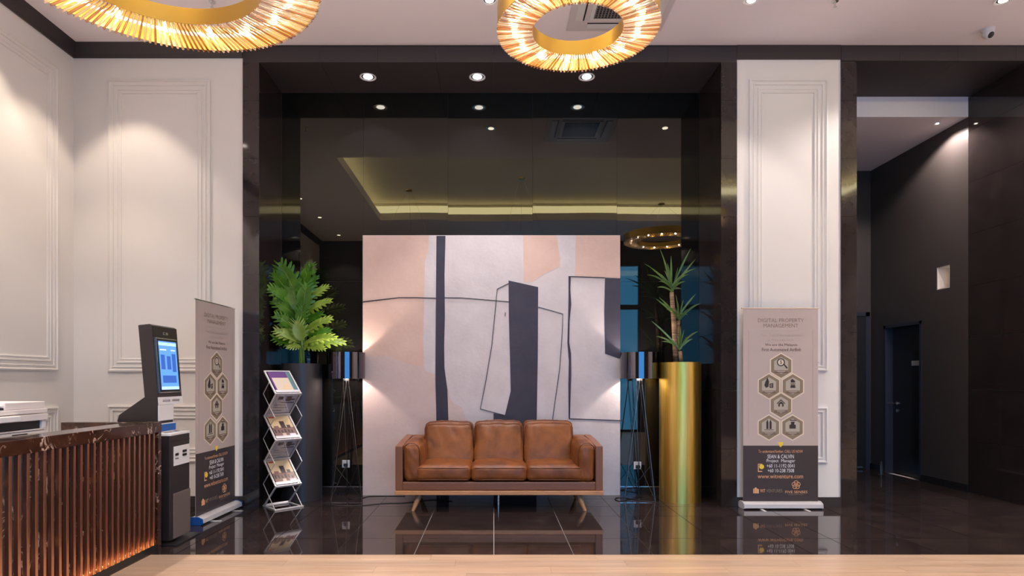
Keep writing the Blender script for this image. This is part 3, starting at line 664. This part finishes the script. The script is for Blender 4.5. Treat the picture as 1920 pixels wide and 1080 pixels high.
heads=[((405,350),0,[(335,108),(350,150),(245,195),(262,262),(320,335),(378,195),(512,108),(540,170),(540,225),(482,300),(460,345),(392,400),(265,205),(300,240),(400,150),(440,215),(360,235),(500,260),(330,300)]),
((446,535),0,[(316,415),(335,408),(430,390),(545,388),(575,442),(378,480),(475,420),(340,440),(520,470),(500,510),(440,430),(400,440)]),
((456,728),-.05,[(292,560),(318,650),(460,590),(500,650),(562,620),(420,690),(480,610),(350,680),(440,640),(530,665)])]
for hi,(b,dy,tips) in enumerate(heads):
    for i,t in enumerate(tips):
        rr=random.Random(hi*50+i); Bp=dp(b[0]+rr.uniform(-5,5),b[1]-rr.uniform(-12,25),dy); Tp=dp(b[0]+(t[0]-b[0])*1.1,b[1]+(t[1]-b[1])*1.08,dy+rr.uniform(-.16,.10))
        strap(Bp,Tp,.0115,hi*50+i,.22 if Tp.z<Bp.z+.2 else .07)

# ------------------------------------------------------------------ floor lamps
def lamp(x,y,lab,flip):
    o=empty('tripod_floor_lamp',(x,y,0),0,lab,'floor lamp','drum shade floor lamps beside the painting')
    R=.208; z0,z1=1.325,1.612
    MB().lathe([(R,z0),(R,z1),(R-.004,z1),(R-.004,z0)],72,closed=True).build('lamp_shade',[M['darkchrome']],o,smooth=True)
    MB().lathe([(R-.0045,z0+.002),(R-.0045,z1-.002),(R-.006,z1-.002),(R-.006,z0+.002)],72,closed=True).build('shade_lining',M['white'],o,smooth=True)
    MB().lathe([(0,1.30),(.035,1.30),(.035,1.325),(.018,1.33),(.018,1.40),(0,1.40)],20).build('hub',M['chrome'],o,smooth=True)
    MB().lathe([(0,1.40),(.02,1.405),(.034,1.45),(.026,1.485),(0,1.50)],20).build('bulb',M['lampbulb'],o,smooth='all')
    for k in range(3):
        a=2*PI*k/3; MB().tube([(.018*math.cos(a),.018*math.sin(a),1.36),((R-.006)*math.cos(a),(R-.006)*math.sin(a),1.36)],.002,5).build('spoke',M['chrome'],o)
    feet=[math.radians(a) for a in ((195,318,80) if flip else (345,222,100))]
    rf=.185
    for k,a in enumerate(feet):
        f=Vector((rf*math.cos(a),rf*math.sin(a),0))
        for s in (-1,1):
            aa=a+s*1.25; h=Vector((.033*math.cos(aa),.033*math.sin(aa),1.31)); MB().tube([h,f+Vector((.006*s,0,0))],.0034,6).build('leg',M['legsteel'] if s>0 else M['black'],o,smooth=True)
        b=feet[(k+1)%3]; g=Vector((rf*math.cos(b),rf*math.sin(b),0)); g2=g*(.72)+Vector((0,0,.37))
        MB().tube([f+Vector((0,0,.012)),g2],.0032,6).build('brace',M['black'],o,smooth=True)
    point(x+(.06 if x<0 else -.06),y-.01,1.462,E_LAMP,(1,.82,.70),.02)
    return o
lamp(-1.632,6.775,'chrome drum floor lamp on thin legs between black planter and painting',False)
lamp(1.608,6.775,'chrome drum floor lamp on thin legs between painting and brass planter',True)
def socket(px,py,lab):
    p=P(px,py,YM); o=MB().box(-.043,.043,-.009,0,-.043,.043).build('wall_socket',M['white'],None,bevel=.003); o.location=(p.x,YM-.003,p.z); tag(o,lab,'socket','white sockets on the black mirror')
    MB().box(-.024,.024,-.03,-.009,-.030,.006).build('plug',M['black'],o,bevel=.006)
    MB().tube([(0,-.02,-.02),(0,-.045,-.05),(.01,-.05,-.12)],.004,6).build('plug_cord',M['rubber'],o,smooth='all')
    for dx in (-.02,.02): MB().box(dx-.007,dx+.007,-.012,-.009,.018,.032).build('switch',M['cream'],o)
socket(649,869.5,'white wall socket behind the left floor lamp legs'); socket(1195,872.5,'white wall socket behind the right floor lamp legs')
def cable(lab,pts,r=.004):
    import mathutils
    P_=[Vector(p) for p in pts]; out=[]
    for i in range(len(P_)-1):
        p0=P_[max(i-1,0)];p1=P_[i];p2=P_[i+1];p3=P_[min(i+2,len(P_)-1)]
        for k in range(8):
            t=k/8; out.append(.5*((2*p1)+(-p0+p2)*t+(2*p0-5*p1+4*p2-p3)*t*t+(-p0+3*p1-3*p2+p3)*t**3))
    out.append(P_[-1]); o=MB().tube(out,r,6).build('power_cord',M['rubber'],None,smooth='all'); return tag(o,lab,'cord',None)
fz=.0045
cable('thin black cord on floor running from left lamp towards the sofa',[(-1.78,6.42,fz),(-1.62,6.36,fz),(-1.40,6.38,fz),(-1.15,6.50,fz),(-.95,6.52,fz),(-.70,6.68,fz),(-.45,6.62,fz)])
cable('thin black cord looped beside the left lamp feet',[(-1.60,6.78,fz),(-1.56,6.74,fz),(-1.52,6.74,fz),(-1.46,6.78,fz),(-1.42,6.86,fz),(-1.35,6.90,fz),(-1.0,6.91,fz)])
cable('thin black cord coiled on floor beside the right lamp feet',[(1.66,6.88,fz),(1.50,6.72,fz),(1.36,6.62,fz),(1.33,6.74,fz),(1.42,6.82,fz),(1.60,6.62,fz),(1.74,6.55,fz)])

# ------------------------------------------------------------------ brochure rack
rk=empty('brochure_rack',(-2.375,6.35,0),0,'folding zigzag brochure rack of silver frames beside the black planter','rack')
u=Vector((.19,.19,0)); d=Vector((.19,-.20,0)); st=.2325
node=[]
for i in range(7):
    z=1.40-st*i if i<6 else .012
    node.append(Vector((0,0,z))+(d if i%2 else Vector((0,0,0))))
node2=[Vector((0,0,n.z))+(Vector((0,0,0)) if i%2 else d) for i,n in enumerate(node)]
up=Vector((0,0,1))
m_mag=[mat('magazine_cream',(.62,.52,.42),.3),mat('magazine_violet',(.13,.05,.20),.25),mat('magazine_brown',(.22,.13,.12),.3),mat('magazine_teal',(.10,.20,.22),.3),mat('magazine_grey',(.62,.60,.68),.35),mat('magazine_red',(.45,.05,.04),.3),mat('magazine_sky',(.66,.50,.30),.3),mat('magazine_dark',(.06,.045,.05),.3)]
for i in range(6):
    a,b=node[i],node[i+1]; ax=(b-a).normalized(); uu=u.normalized(); nn=uu.cross(ax).normalized()
    if nn.y>0: nn=-nn
    tray=MB(); 
    for o_ in (Vector((0,0,0)),u): tray.obox((a+b)/2+o_, ax*((b-a).length/2), uu*.008, nn*.006)
    tray.obox(b+u/2, uu*.142, ax*.005, nn*.012)
    if i==0: tray.obox(a+u/2, uu*.142, ax*.007, nn*.006)
    tr_=tray.build('tray_frame',M['alulight'],rk,bevel=.0015)
    if i<5:
        c=(a+b)/2+u/2; hl=(b-a).length/2-.012; hwid=u.length/2-.008
        MB().obox(c-nn*.004*(1 if i%2==0 else -1),ax*hl,uu*hwid,nn*.0012).build('acrylic_tray',M['acrylic'],tr_)
        MB().obox(c+nn*.012+ax*(hl-.02),ax*.018,uu*hwid,nn*.0015).build('front_lip',M['alulight'],tr_)
        # magazine with a simple cover print
        bk=empty('magazine',(rk.location+c+nn*(.006 if i%2==0 else -.001)),0,['magazine with violet cover and cream panel on top rack tray','magazine with grey back page under the top tray of the rack','magazine with brown city cover on the middle rack tray','magazine with grey back page under the middle tray of the rack','magazine with brown city cover on the lowest rack tray'][i],'magazine','magazines in the brochure rack')
        def q(u0,u1,a0,a1,layer,mi,nm='cover_print'):
            cc=ax*((a0+a1)/2*hl)+uu*((u0+u1)/2*hwid); 
            return MB().obox(cc+nn*(.0005*layer),ax*((a1-a0)/2*hl),uu*((u1-u0)/2*hwid),nn*(.0003 if layer else .0025)).build(nm,m_mag[mi],bk)
        if i==0:
            q(-.92,.92,-.95,.95,0,1,'pages'); q(-.92,.92,-.95,-.4,6,1); q(.6,.92,-.95,.95,7,3); q(-.8,.6,-.38,.93,8,0); q(-.1,.35,.25,.5,9,6); q(-.3,.5,.55,.7,9,6)
        elif i%2:
            q(-.92,.92,-.95,.95,0,4,'pages')
            for (a_,b_,c_,d_,mm) in ((-.7,-.25,-.85,-.55,7),(.0,.45,-.85,-.4,2),(-.3,.85,-.3,-.22,7),(-.75,.2,-.05,.0,2),(.3,.8,-.62,-.5,7),(-.75,.5,.2,.25,2),(-.8,.1,.5,.55,7)): 
                q(a_,b_,c_,d_,6,mm)
                cc=ax*((c_+d_)/2*hl)+uu*((a_+b_)/2*hwid); MB().obox(cc-nn*.003,ax*((d_-c_)/2*hl),uu*((b_-a_)/2*hwid),nn*.0003).build('back_print',m_mag[mm],bk)
        else:
            q(-.92,.92,-.95,.95,0,6,'pages'); q(-.85,-.35,-.92,-.80,7,5); q(-.92,.92,.05,.93,6,2); q(-.15,.25,-.5,.1,7,7); q(.35,.65,-.15,.1,7,7); q(-.75,-.35,-.1,.1,7,2)
            for k in range(6): q(-.85+.28*k,-.72+.28*k,.2+.05*(k%3),.5,8,7)
            q(-.3,.0,.55,.9,8,0); q(.3,.8,.6,.8,8,4)
for i in range(6):
    for o_ in (-u.normalized()*.012, u+u.normalized()*.012):
        MB().tube([node2[i]+o_ if i else (node2[0]+node2[1])/2+o_, node2[i+1]+o_],.004,6).build('scissor_arm',M['alulight'],rk,smooth=True)
bs=MB(); un=u.normalized(); dn=d.normalized()
for o_ in (-un*.0,u): bs.obox(o_+d/2+up*.006,dn*.15,un*.010,up*.005)
bs.obox(u/2+d+dn*.01+up*.008,un*.155,dn*.014,up*.007); bs.obox(u/2+up*.006,un*.145,dn*.028,up*.005)
bs.build('base_frame',M['alulight'],rk,bevel=.002)

# ------------------------------------------------------------------ roll-up banners
FONT=None
def text_mesh(s,w,h):
    c=bpy.data.curves.new('lettering','FONT'); c.body=s; c.size=1; c.resolution_u=2; c.align_x='CENTER'
    o=bpy.data.objects.new('lettering_tmp',c); C.objects.link(o); bpy.context.view_layer.update()
    me=bpy.data.meshes.new_from_object(o.evaluated_get(bpy.context.evaluated_depsgraph_get())); bpy.data.objects.remove(o); bpy.data.curves.remove(c)
    xs=[v.co.x for v in me.vertices]; ys=[v.co.y for v in me.vertices]; sx=w/(max(xs)-min(xs)); sy=h/(max(ys)-min(ys)); x0=(max(xs)+min(xs))/2; y0=(max(ys)+min(ys))/2
    vs=[((v.co.x-x0)*sx,0,(v.co.y-y0)*sy) for v in me.vertices]; fs=[tuple(p.vertices) for p in me.polygons]; bpy.data.meshes.remove(me); return vs,fs
m_bt=mat('banner_beige_print',(.50,.405,.37),.42); m_bd=mat('banner_dark_print',(.048,.037,.040),.4)
m_gold=mat('banner_gold_ink',(.27,.19,.13),.5); m_faint=mat('banner_faint_ink',(.42,.345,.31),.5); m_br=mat('banner_brown_ink',(.11,.05,.045),.5)
m_hex=mat('banner_hexagon_bronze',(.24,.185,.12),.5); m_hexl=mat('banner_hexagon_light',(.44,.38,.31),.5); m_halo=mat('banner_hexagon_halo',(.74,.62,.48),.5); m_icon=mat('banner_icon_ink',(.03,.022,.02),.5)
m_wt=mat('banner_white_ink',(.80,.78,.80),.5); m_or=mat('banner_orange_ink',(.74,.38,.19),.5); m_ye=mat('banner_yellow_ink',(.85,.58,.05),.5)
blue=mat('blue_end_cap',(.012,.10,.35),.3)
def banner(loc,rz,lab,capm):
    o=empty('roll_up_banner',loc,rz,lab,'banner','roll-up advertising banners')
    k=1/185.8; X=lambda px:(px-1469.5)*k; Z=lambda py:(956-py)*k
    cas=MB().prism([(-.075,.012),(-.055,.0),(.055,.0),(.075,.012),(.072,.05),(.03,.068),(-.03,.068),(-.072,.05)],lambda p:(X(1397.5),p[0],p[1]+.004),lambda p:(X(1542),p[0],p[1]+.004)).build('cassette',M['alulight'],o,smooth=True)
    for xa,xb in ((X(1395.5),X(1397.5)),(X(1542),X(1544))):
        MB().prism([(-.079,.010),(-.057,-.002),(.057,-.002),(.079,.010),(.075,.053),(.032,.072),(-.032,.072),(-.075,.053)],lambda p:(xa,p[0],p[1]+.004),lambda p:(xb,p[0],p[1]+.004)).build('end_cap',capm,cas)
    for xx in (-.22,.22): MB().box(xx-.014,xx+.014,-.16,.16 if capm is blue else .065,.0,.0045).build('foot',M['alulight'],cas)
    MB().tube([(X(1396),0,Z(576.5)),(X(1543),0,Z(576.5))],.007,8).build('top_bar',M['chrome'],o,smooth=True)
    MB().tube([(0,.02,.05),(0,.012,Z(577))],.006,8).build('support_pole',M['chrome'],o,smooth=True)
    x0,x1=X(1399),X(1541)
    sh=MB().box(x0,x1,-.0035,0,.06,Z(577)).build('banner_sheet',m_bt,o)
    MB().box(x0,x1,-.0042,-.0035,.062,Z(837)).build('dark_panel',m_bd,sh)
    def flat(poly,m,name,lay):
        MB().prism(poly,lambda p:(X(p[0]),-.0036-.0004*lay,Z(p[1])),lambda p:(X(p[0]),-.0036,Z(p[1]))).build(name,m,sh)
    def flats(polys,m,name,lay):
        mb=MB()
        for poly in polys: mb.prism(poly,lambda p:(X(p[0]),-.0036-.0004*lay,Z(p[1])),lambda p:(X(p[0]),-.0036,Z(p[1])))
        return mb.build(name,m,sh)
    def txt(s,cx_,cy_,w,h,m,lay=3,name='lettering'):
        vs,fs=text_mesh(s,w*k,h*k); mb=MB(); mb.add([(v[0]+X(cx_),-.0036-.0004*lay,v[2]+Z(cy_)) for v in vs],fs)
        me=bpy.data.meshes.new(name); me.from_pydata(mb.v,[],mb.f); me.materials.append(m); link(bpy.data.objects.new(name,me),sh)
    txt('DIGITAL PROPERTY',1470.5,599.5,87,7.2,m_gold); txt('MANAGEMENT',1470.5,609.5,66,7.2,m_gold)
    flat([(1437,619),(1505,619),(1505,619.7),(1437,619.7)],m_faint,'rule',2)
    txt('Your, Total 8 Revenue Growth',1471,628,78,6.2,m_faint); txt('of Property Type',1470,637,50,6,m_faint)
    txt('We are the Malaysia',1471,646.5,61,6.2,m_br); txt('First Automated AirBnb',1471.5,655,74,6.2,m_br)
    for xx in (1409,1531): flat([(xx,618),(xx+.8,618),(xx+.8,818),(xx,818)],m_faint,'side_rule',2)
    def hexp(cx_,cy_,r): return [(cx_+r*math.sin(PI/3*i),cy_-r*1.03*math.cos(PI/3*i)) for i in range(6)]
    hc=[(1471,686),(1448,724.5),(1493.2,724.5),(1470.6,761),(1447.8,802.6),(1492.6,802.8)]
    for j,(a,b) in enumerate(hc):
        flat(hexp(a,b,24.6),m_halo,'hexagon_halo',1); flat(hexp(a,b,22.2),m_hex,'hexagon',2)
        mb=hexp(a,b-1,15.5); flat(mb,m_hexl,'hexagon_centre',3)
        lines=[[(a-11,b+8.4),(a+11,b+8.4),(a+11,b+9.4),(a-11,b+9.4)],[(a-13,b+11.6),(a+13,b+11.6),(a+13,b+12.8),(a-13,b+12.8)],[(a-5,b+14.6),(a+5,b+14.6),(a+5,b+15.4),(a-5,b+15.4)]]
        flats(lines[:2] if j!=3 else lines,m_br,'caption_line',4)
        if j==0:
            R=[]; n=18
            for i in range(n):
                t0,t1=2*PI*i/n,2*PI*(i+1)/n
                R.append([(a-.5+7.6*math.cos(t0),b-7+7.6*math.sin(t0)),(a-.5+7.6*math.cos(t1),b-7+7.6*math.sin(t1)),(a-.5+5.6*math.cos(t1),b-7+5.6*math.sin(t1)),(a-.5+5.6*math.cos(t0),b-7+5.6*math.sin(t0))])
            R.append([(a+4,b-3),(a+5.5,b-4.5),(a+12.5,b+3.4),(a+10.5,b+5.4)]); flats(R,m_icon,'magnifier_icon',5); flats([[(a-.5+5.6*math.cos(2*PI*i/14),b-7+5.6*math.sin(2*PI*i/14)) for i in range(14)]],m_ye if False else m_halo,'coin',4); txt('$',a-.5,b-7,4,8,m_icon,6,'coin_symbol')
        elif j==1: flats([[(a-7,b-8),(a-3,b-17),(a,b-9),(a-1,b+1),(a-6,b+3),(a-9,b-2)],[(a+1,b-5),(a+8,b-6),(a+8,b+3),(a+1,b+3)]],m_icon,'drop_icon',5); txt('E',a+4.6,b-1.3,3,5,m_hexl,6,'icon_mark')
        elif j==2: flats([[(a-4,b-12),(a-1,b-14),(a+4,b-10),(a+4,b-7),(a-4,b-7)],[(a-5,b-5),(a+5,b-5),(a+4,b-3.6),(a-4,b-3.6)],[(a-4,b-2.5),(a+4,b-2.5),(a+5,b+3),(a-5,b+3)]],m_icon,'desk_icon',5)
        elif j==3: flats([[(a-8,b-4),(a,b-12),(a,b-9.6),(a-7,b-2.6)],[(a,b-12),(a+8,b-4),(a+7,b-2.6),(a,b-9.6)],[(a-5,b-3.5),(a,b-8),(a+5,b-3.5),(a+5,b+2),(a+2,b+2),(a+2,b-3),(a-2,b-3),(a-2,b+2),(a-5,b+2)]],m_icon,'house_icon',5)
        elif j==4: flats([[(a-5,b+3),(a-5,b-10),(a-3,b-15),(a-1,b-10),(a-1,b+3)],[(a+1,b+3),(a+1,b-10),(a+3,b-15),(a+5,b-10),(a+5,b+3)],[(a-9,b+4),(a+9,b+4),(a+9,b+5),(a-9,b+5)]],m_icon,'towers_icon',5)
        else: flats([[(a-5,b-15),(a+7,b-14),(a+7,b-12.5),(a-5,b-13)],[(a-3,b-11),(a+4,b-11),(a+3,b-6),(a+6,b-5),(a+6,b+2),(a-6,b+2),(a-6,b-5),(a-3,b-6)]],m_icon,'chef_icon',5)
    flat([(1465,830.5),(1475,830.5),(1474,836),(1470,840),(1466,836)],m_ye,'arrow_mark',4)
    txt('To understand further, CALL US NOW',1470,848.3,84,6.2,m_or); txt('SEAN & CALVIN',1470,857.6,50,7.2,m_wt); txt('Project  Manager',1470.5,866.5,54,7.8,m_wt)
    txt('+60 11-1192 0041',1470,875.3,53,6.8,m_wt); txt('+60 10-238 7508',1470.5,884.3,50,6.8,m_wt); txt('www.witventure.com',1469.5,895.3,86,7.6,m_or)
    flats([[(1427,871.5),(1435,871.5),(1435,873),(1428.5,873),(1428.5,885),(1435,885),(1435,886.8),(1427,886.8)]],m_or,'phone_icon',4)
    flat([(1434+4.6*math.cos(2*PI*i/16),877+4.6*math.sin(2*PI*i/16)) for i in range(16)],m_ye,'call_bubble',5)
    flats([[(1418,927.5),(1418,919),(1420.3,918),(1420.3,927.5)],[(1421,927.5),(1421,916.5),(1424.5,916.5),(1424.5,927.5)],[(1425.2,927.5),(1425.2,918),(1428.6,920),(1428.6,927.5)]],m_or,'tower_emblem',4)
    txt('WIT',1436,922.6,10,6.4,m_or); txt('VENTURES',1458,922.6,30,6.0,m_hex)
    R=[]
    for j in range(5):
        t=2*PI*j/5-PI/2; ccx,ccy=1499.3+4.2*math.cos(t),911.5+4.2*math.sin(t)
        for i in range(14):
            t0,t1=2*PI*i/14,2*PI*(i+1)/14
            R.append([(ccx+r*math.cos(tt),ccy+r*math.sin(tt)) for r,tt in ((4.3,t0),(4.3,t1),(3.3,t1),(3.3,t0))])
    flats(R,m_or,'flower_emblem',4)
    txt('FIVE SENSES',1499.8,924.8,42,4.6,m_or); txt('BUSINESS HOTEL GROUP',1498.5,929.6,29,2.2,m_hex)
    return o
banner((3.063-.14+.0,6.262,.0),0,'roll-up banner with silver base before the right white wall panel',M['alulight'])
ban=banner((-2.68,5.915,0),PI/2-.04,'roll-up banner with blue end cap beside the self-service kiosk',blue)

# ------------------------------------------------------------------ reception counter
XC=-2.57
rc=empty('reception_counter',(XC,4.70,0),0,'reception counter of dark brown marble fronted by upright copper slats','counter')
def rb(name,m,x0,x1,y0,y1,z0,z1,bev=0,par=None): return boxo(name,m,par or rc,x0-XC,x1-XC,y0-4.70,y1-4.70,z0,z1,bevel=bev)
rb('marble_ledge',M['marble'],XC-.20,XC,1.2,4.745,.908,.990,.003)
rb('marble_front',M['marble'],XC-.09,XC-.060,1.2,4.69,.034,.908)
rb('marble_end_panel',M['marble'],XC-.66,XC-.002,4.700,4.744,0,.908,.002)
rb('marble_end_ledge',M['marble'],XC-.72,XC-.20,4.66,4.745,.908,.990,.003)
rb('plinth',M['black'],XC-.14,XC-.006,1.2,4.70,0,.034)
rb('desk_top',M['cream'],XC-1.0,XC-.20,1.2,4.66,.70,.735)
rb('inner_panel',M['cream'],XC-.20,XC-.09,1.2,4.68,.0,.905)
rb('base_lip',M['black'],XC-.005,XC-.001,1.2,4.70,.030,.060)
l=rb('counter_led_strip',M['led_counter'],XC-.011,XC-.0055,1.2,4.68,.034,.038)
me=None; y=4.664; n=0
while y>1.3:
    if me is None: s_=MB().box(-.013,.011,-.010,.010,-.426,.432).build('copper_slat',M['copper'],rc,bevel=.0015); me=s_.data
    else: s_=link(bpy.data.objects.new('copper_slat',me),rc)
    s_.location=(-.023,y-4.70,.474); y-=.0631; n+=1

# printer behind the ledge
pr=empty('office_printer',(-3.06,3.62,.735),0,'white multifunction printer standing behind the counter ledge','printer')
def pb(name,m,x0,x1,y0,y1,z0,z1,par=None,bev=.004): return boxo(name,m,par or pr,x0,x1,y0,y1,z0,z1,bevel=bev)
pb('body',M['printer'],-.25,.20,-.30,.30,.004,.272); pb('output_bay',M['black'],-.22,.185,-.27,.27,.272,.325)
pb('bay_corner',M['printer'],-.25,.20,.262,.30,.272,.325); pb('bay_back',M['printer'],-.25,-.20,-.30,.262,.272,.325)
pb('output_tray',M['white'],-.1,.17,-.2,.2,.280,.290)
pb('scanner_unit',M['printer'],-.25,.21,-.30,.305,.325,.366); pb('control_panel',M['white'],.21,.232,-.22,.05,.330,.362)
pb('scanner_lid',M['printer'],-.25,.205,-.30,.305,.370,.398); f_=pb('document_feeder',M['printer'],-.22,.19,-.02,.30,.399,.442); pb('feeder_slot',M['black'],.185,.192,-.25,-.03,.402,.414)
pb('feeder_tray',M['white'],-.2,.18,-.28,-.02,.415,.428)
for zz in (.225,.245): pb('drawer_slot',M['black'],.199,.2015,.02,.14,zz,zz+.006,bev=0)
pb('panel_line',M['black'],.199,.2015,-.28,.28,.262,.265,bev=0)

# ------------------------------------------------------------------ self-service kiosk
kk=empty('self_service_kiosk',(-2.70,5.05,0),0,'dark self-service kiosk with lit blue touchscreen at the counter end','kiosk')
K0=Vector((-2.70,5.05,0))
def kb(name,m,x0,x1,y0,y1,z0,z1,par=None,bev=.004): 
    p=par or kk; off=K0 if p is kk else K0
    return boxo(name,m,p,x0-K0.x,x1-K0.x,y0-K0.y,y1-K0.y,z0,z1,bevel=bev)
mk=mat('kiosk_dark_shell',(.022,.017,.017),.35); mk2=mat('kiosk_grey_panel',(.17,.135,.12),.35,.3)
kb('pedestal',mk,-2.95,-2.572,4.875,5.185,.03,.865,bev=.008)
kb('base_plate',M['black'],-2.97,-2.50,4.83,5.25,0,.012,bev=.002)
t=kb('pedestal_top',M['white'],-2.95,-2.57,4.873,5.187,.865,.885)
for xx in (-2.68,-2.64): kb('card_slot',M['black'],xx-.012,xx+.004,4.93,5.03,.8855,.887,bev=0); 
kb('card_slot',M['black'],-2.68,-2.63,5.08,5.14,.8855,.887,bev=0)
q=kb('label_panel',M['white'],-2.573,-2.566,4.925,5.17,.62,.775,bev=.001)
for a,b,c_,d_ in ((4.94,4.99,.70,.72),(4.94,4.99,.675,.68),(5.055,5.12,.715,.735),(5.055,5.12,.685,.705)): kb('reader_slot',M['black'],-2.567,-2.563,a,b,c_,d_,bev=0)
kb('door_panel',mk2,-2.573,-2.564,4.915,5.185,.035,.40,bev=.006)
kb('seam',M['black'],-2.573,-2.5705,4.875,5.185,.815,.82,bev=0)
# head: tilted slab with side profile
prof=[(-2.768,1.112),(-2.660,1.112),(-2.668,1.178),(-2.712,1.745),(-2.735,1.758),(-2.825,1.748)]
hd=MB().prism(prof,lambda p:(p[0]-K0.x,4.868-K0.y,p[1]),lambda p:(p[0]-K0.x,5.245-K0.y,p[1])).build('screen_head',mk,kk,bevel=.005)
prof=[(-2.775,1.175),(-2.975,1.035),(-2.99,.985),(-2.99,.962),(-2.668,.962),(-2.672,1.112),(-2.70,1.175)]
ft_=MB().prism(prof,lambda p:(p[0]-K0.x,4.867-K0.y,p[1]),lambda p:(p[0]-K0.x,5.10-K0.y,p[1])).build('wedge_foot',mk,kk,bevel=.004)
kb('foot_cover',M['white'],-2.669,-2.660,4.872,5.095,.985,1.111,bev=.002)
kb('neck',M['white'],-2.90,-2.66,4.90,5.12,.885,.962); kb('blue_band',blue,-2.661,-2.655,4.90,5.12,.90,.955,bev=0)
pa_=Vector((-2.668,0,1.178)); pb_=Vector((-2.712,0,1.745)); ax=(pb_-pa_).normalized(); nn=Vector((ax.z,0,-ax.x))
def hs(y0,y1,a0,a1,dep,m,name,par=None,base_=0.0):
    c=pa_+ax*((a0+a1)/2); c=Vector((c.x-K0.x,(y0+y1)/2-K0.y,c.z))+nn*(dep/2+base_)
    return MB().obox(c,ax*((a1-a0)/2),Vector((0,(y1-y0)/2,0)),nn*(dep/2)).build(name,m,par or hd)
L=.569
hs(4.895,5.215,.03,.475,.006,M['chrome'],'screen_bezel'); hs(4.903,5.207,.036,.468,.008,M['black'],'screen_border')
scr=hs(4.922,5.192,.055,.450,.0095,glow('touchscreen_blue',(.10,.28,.80),.85),'touchscreen')
gl_=glow('touchscreen_light_blue',(.38,.58,1),.9); gw_=glow('touchscreen_white',(.8,.85,1),.75); gd=glow('touchscreen_deep_blue',(.03,.10,.42),.8)
hs(4.922,5.192,.415,.440,.0100,gl_,'screen_banner',scr); hs(4.935,5.03,.375,.385,.0100,gw_,'screen_line',scr); hs(5.10,5.17,.375,.383,.0100,gw_,'screen_line',scr); hs(4.922,5.192,.055,.080,.0100,gl_,'screen_footer',scr)
for y0,y1,a0,a1 in ((4.94,5.0,.22,.34),(5.03,5.09,.22,.33),(5.11,5.17,.2,.35),(4.95,5.16,.11,.17)): hs(y0,y1,a0,a1,.0100,gd,'screen_tile',scr)
hs(5.02,5.09,.505,.525,.003,M['chrome'],'camera_window'); hs(5.03,5.055,.508,.522,.004,M['black'],'camera_window')
hs(4.868,5.245,-.066,-.004,.004,M['white'],'name_strip'); 
for y0,y1 in ((4.93,4.955),(4.96,4.985),(4.99,5.015),(5.02,5.04),(5.075,5.19)): hs(y0,y1,-.045,-.025,.0045,M['alu'],'printed_mark')
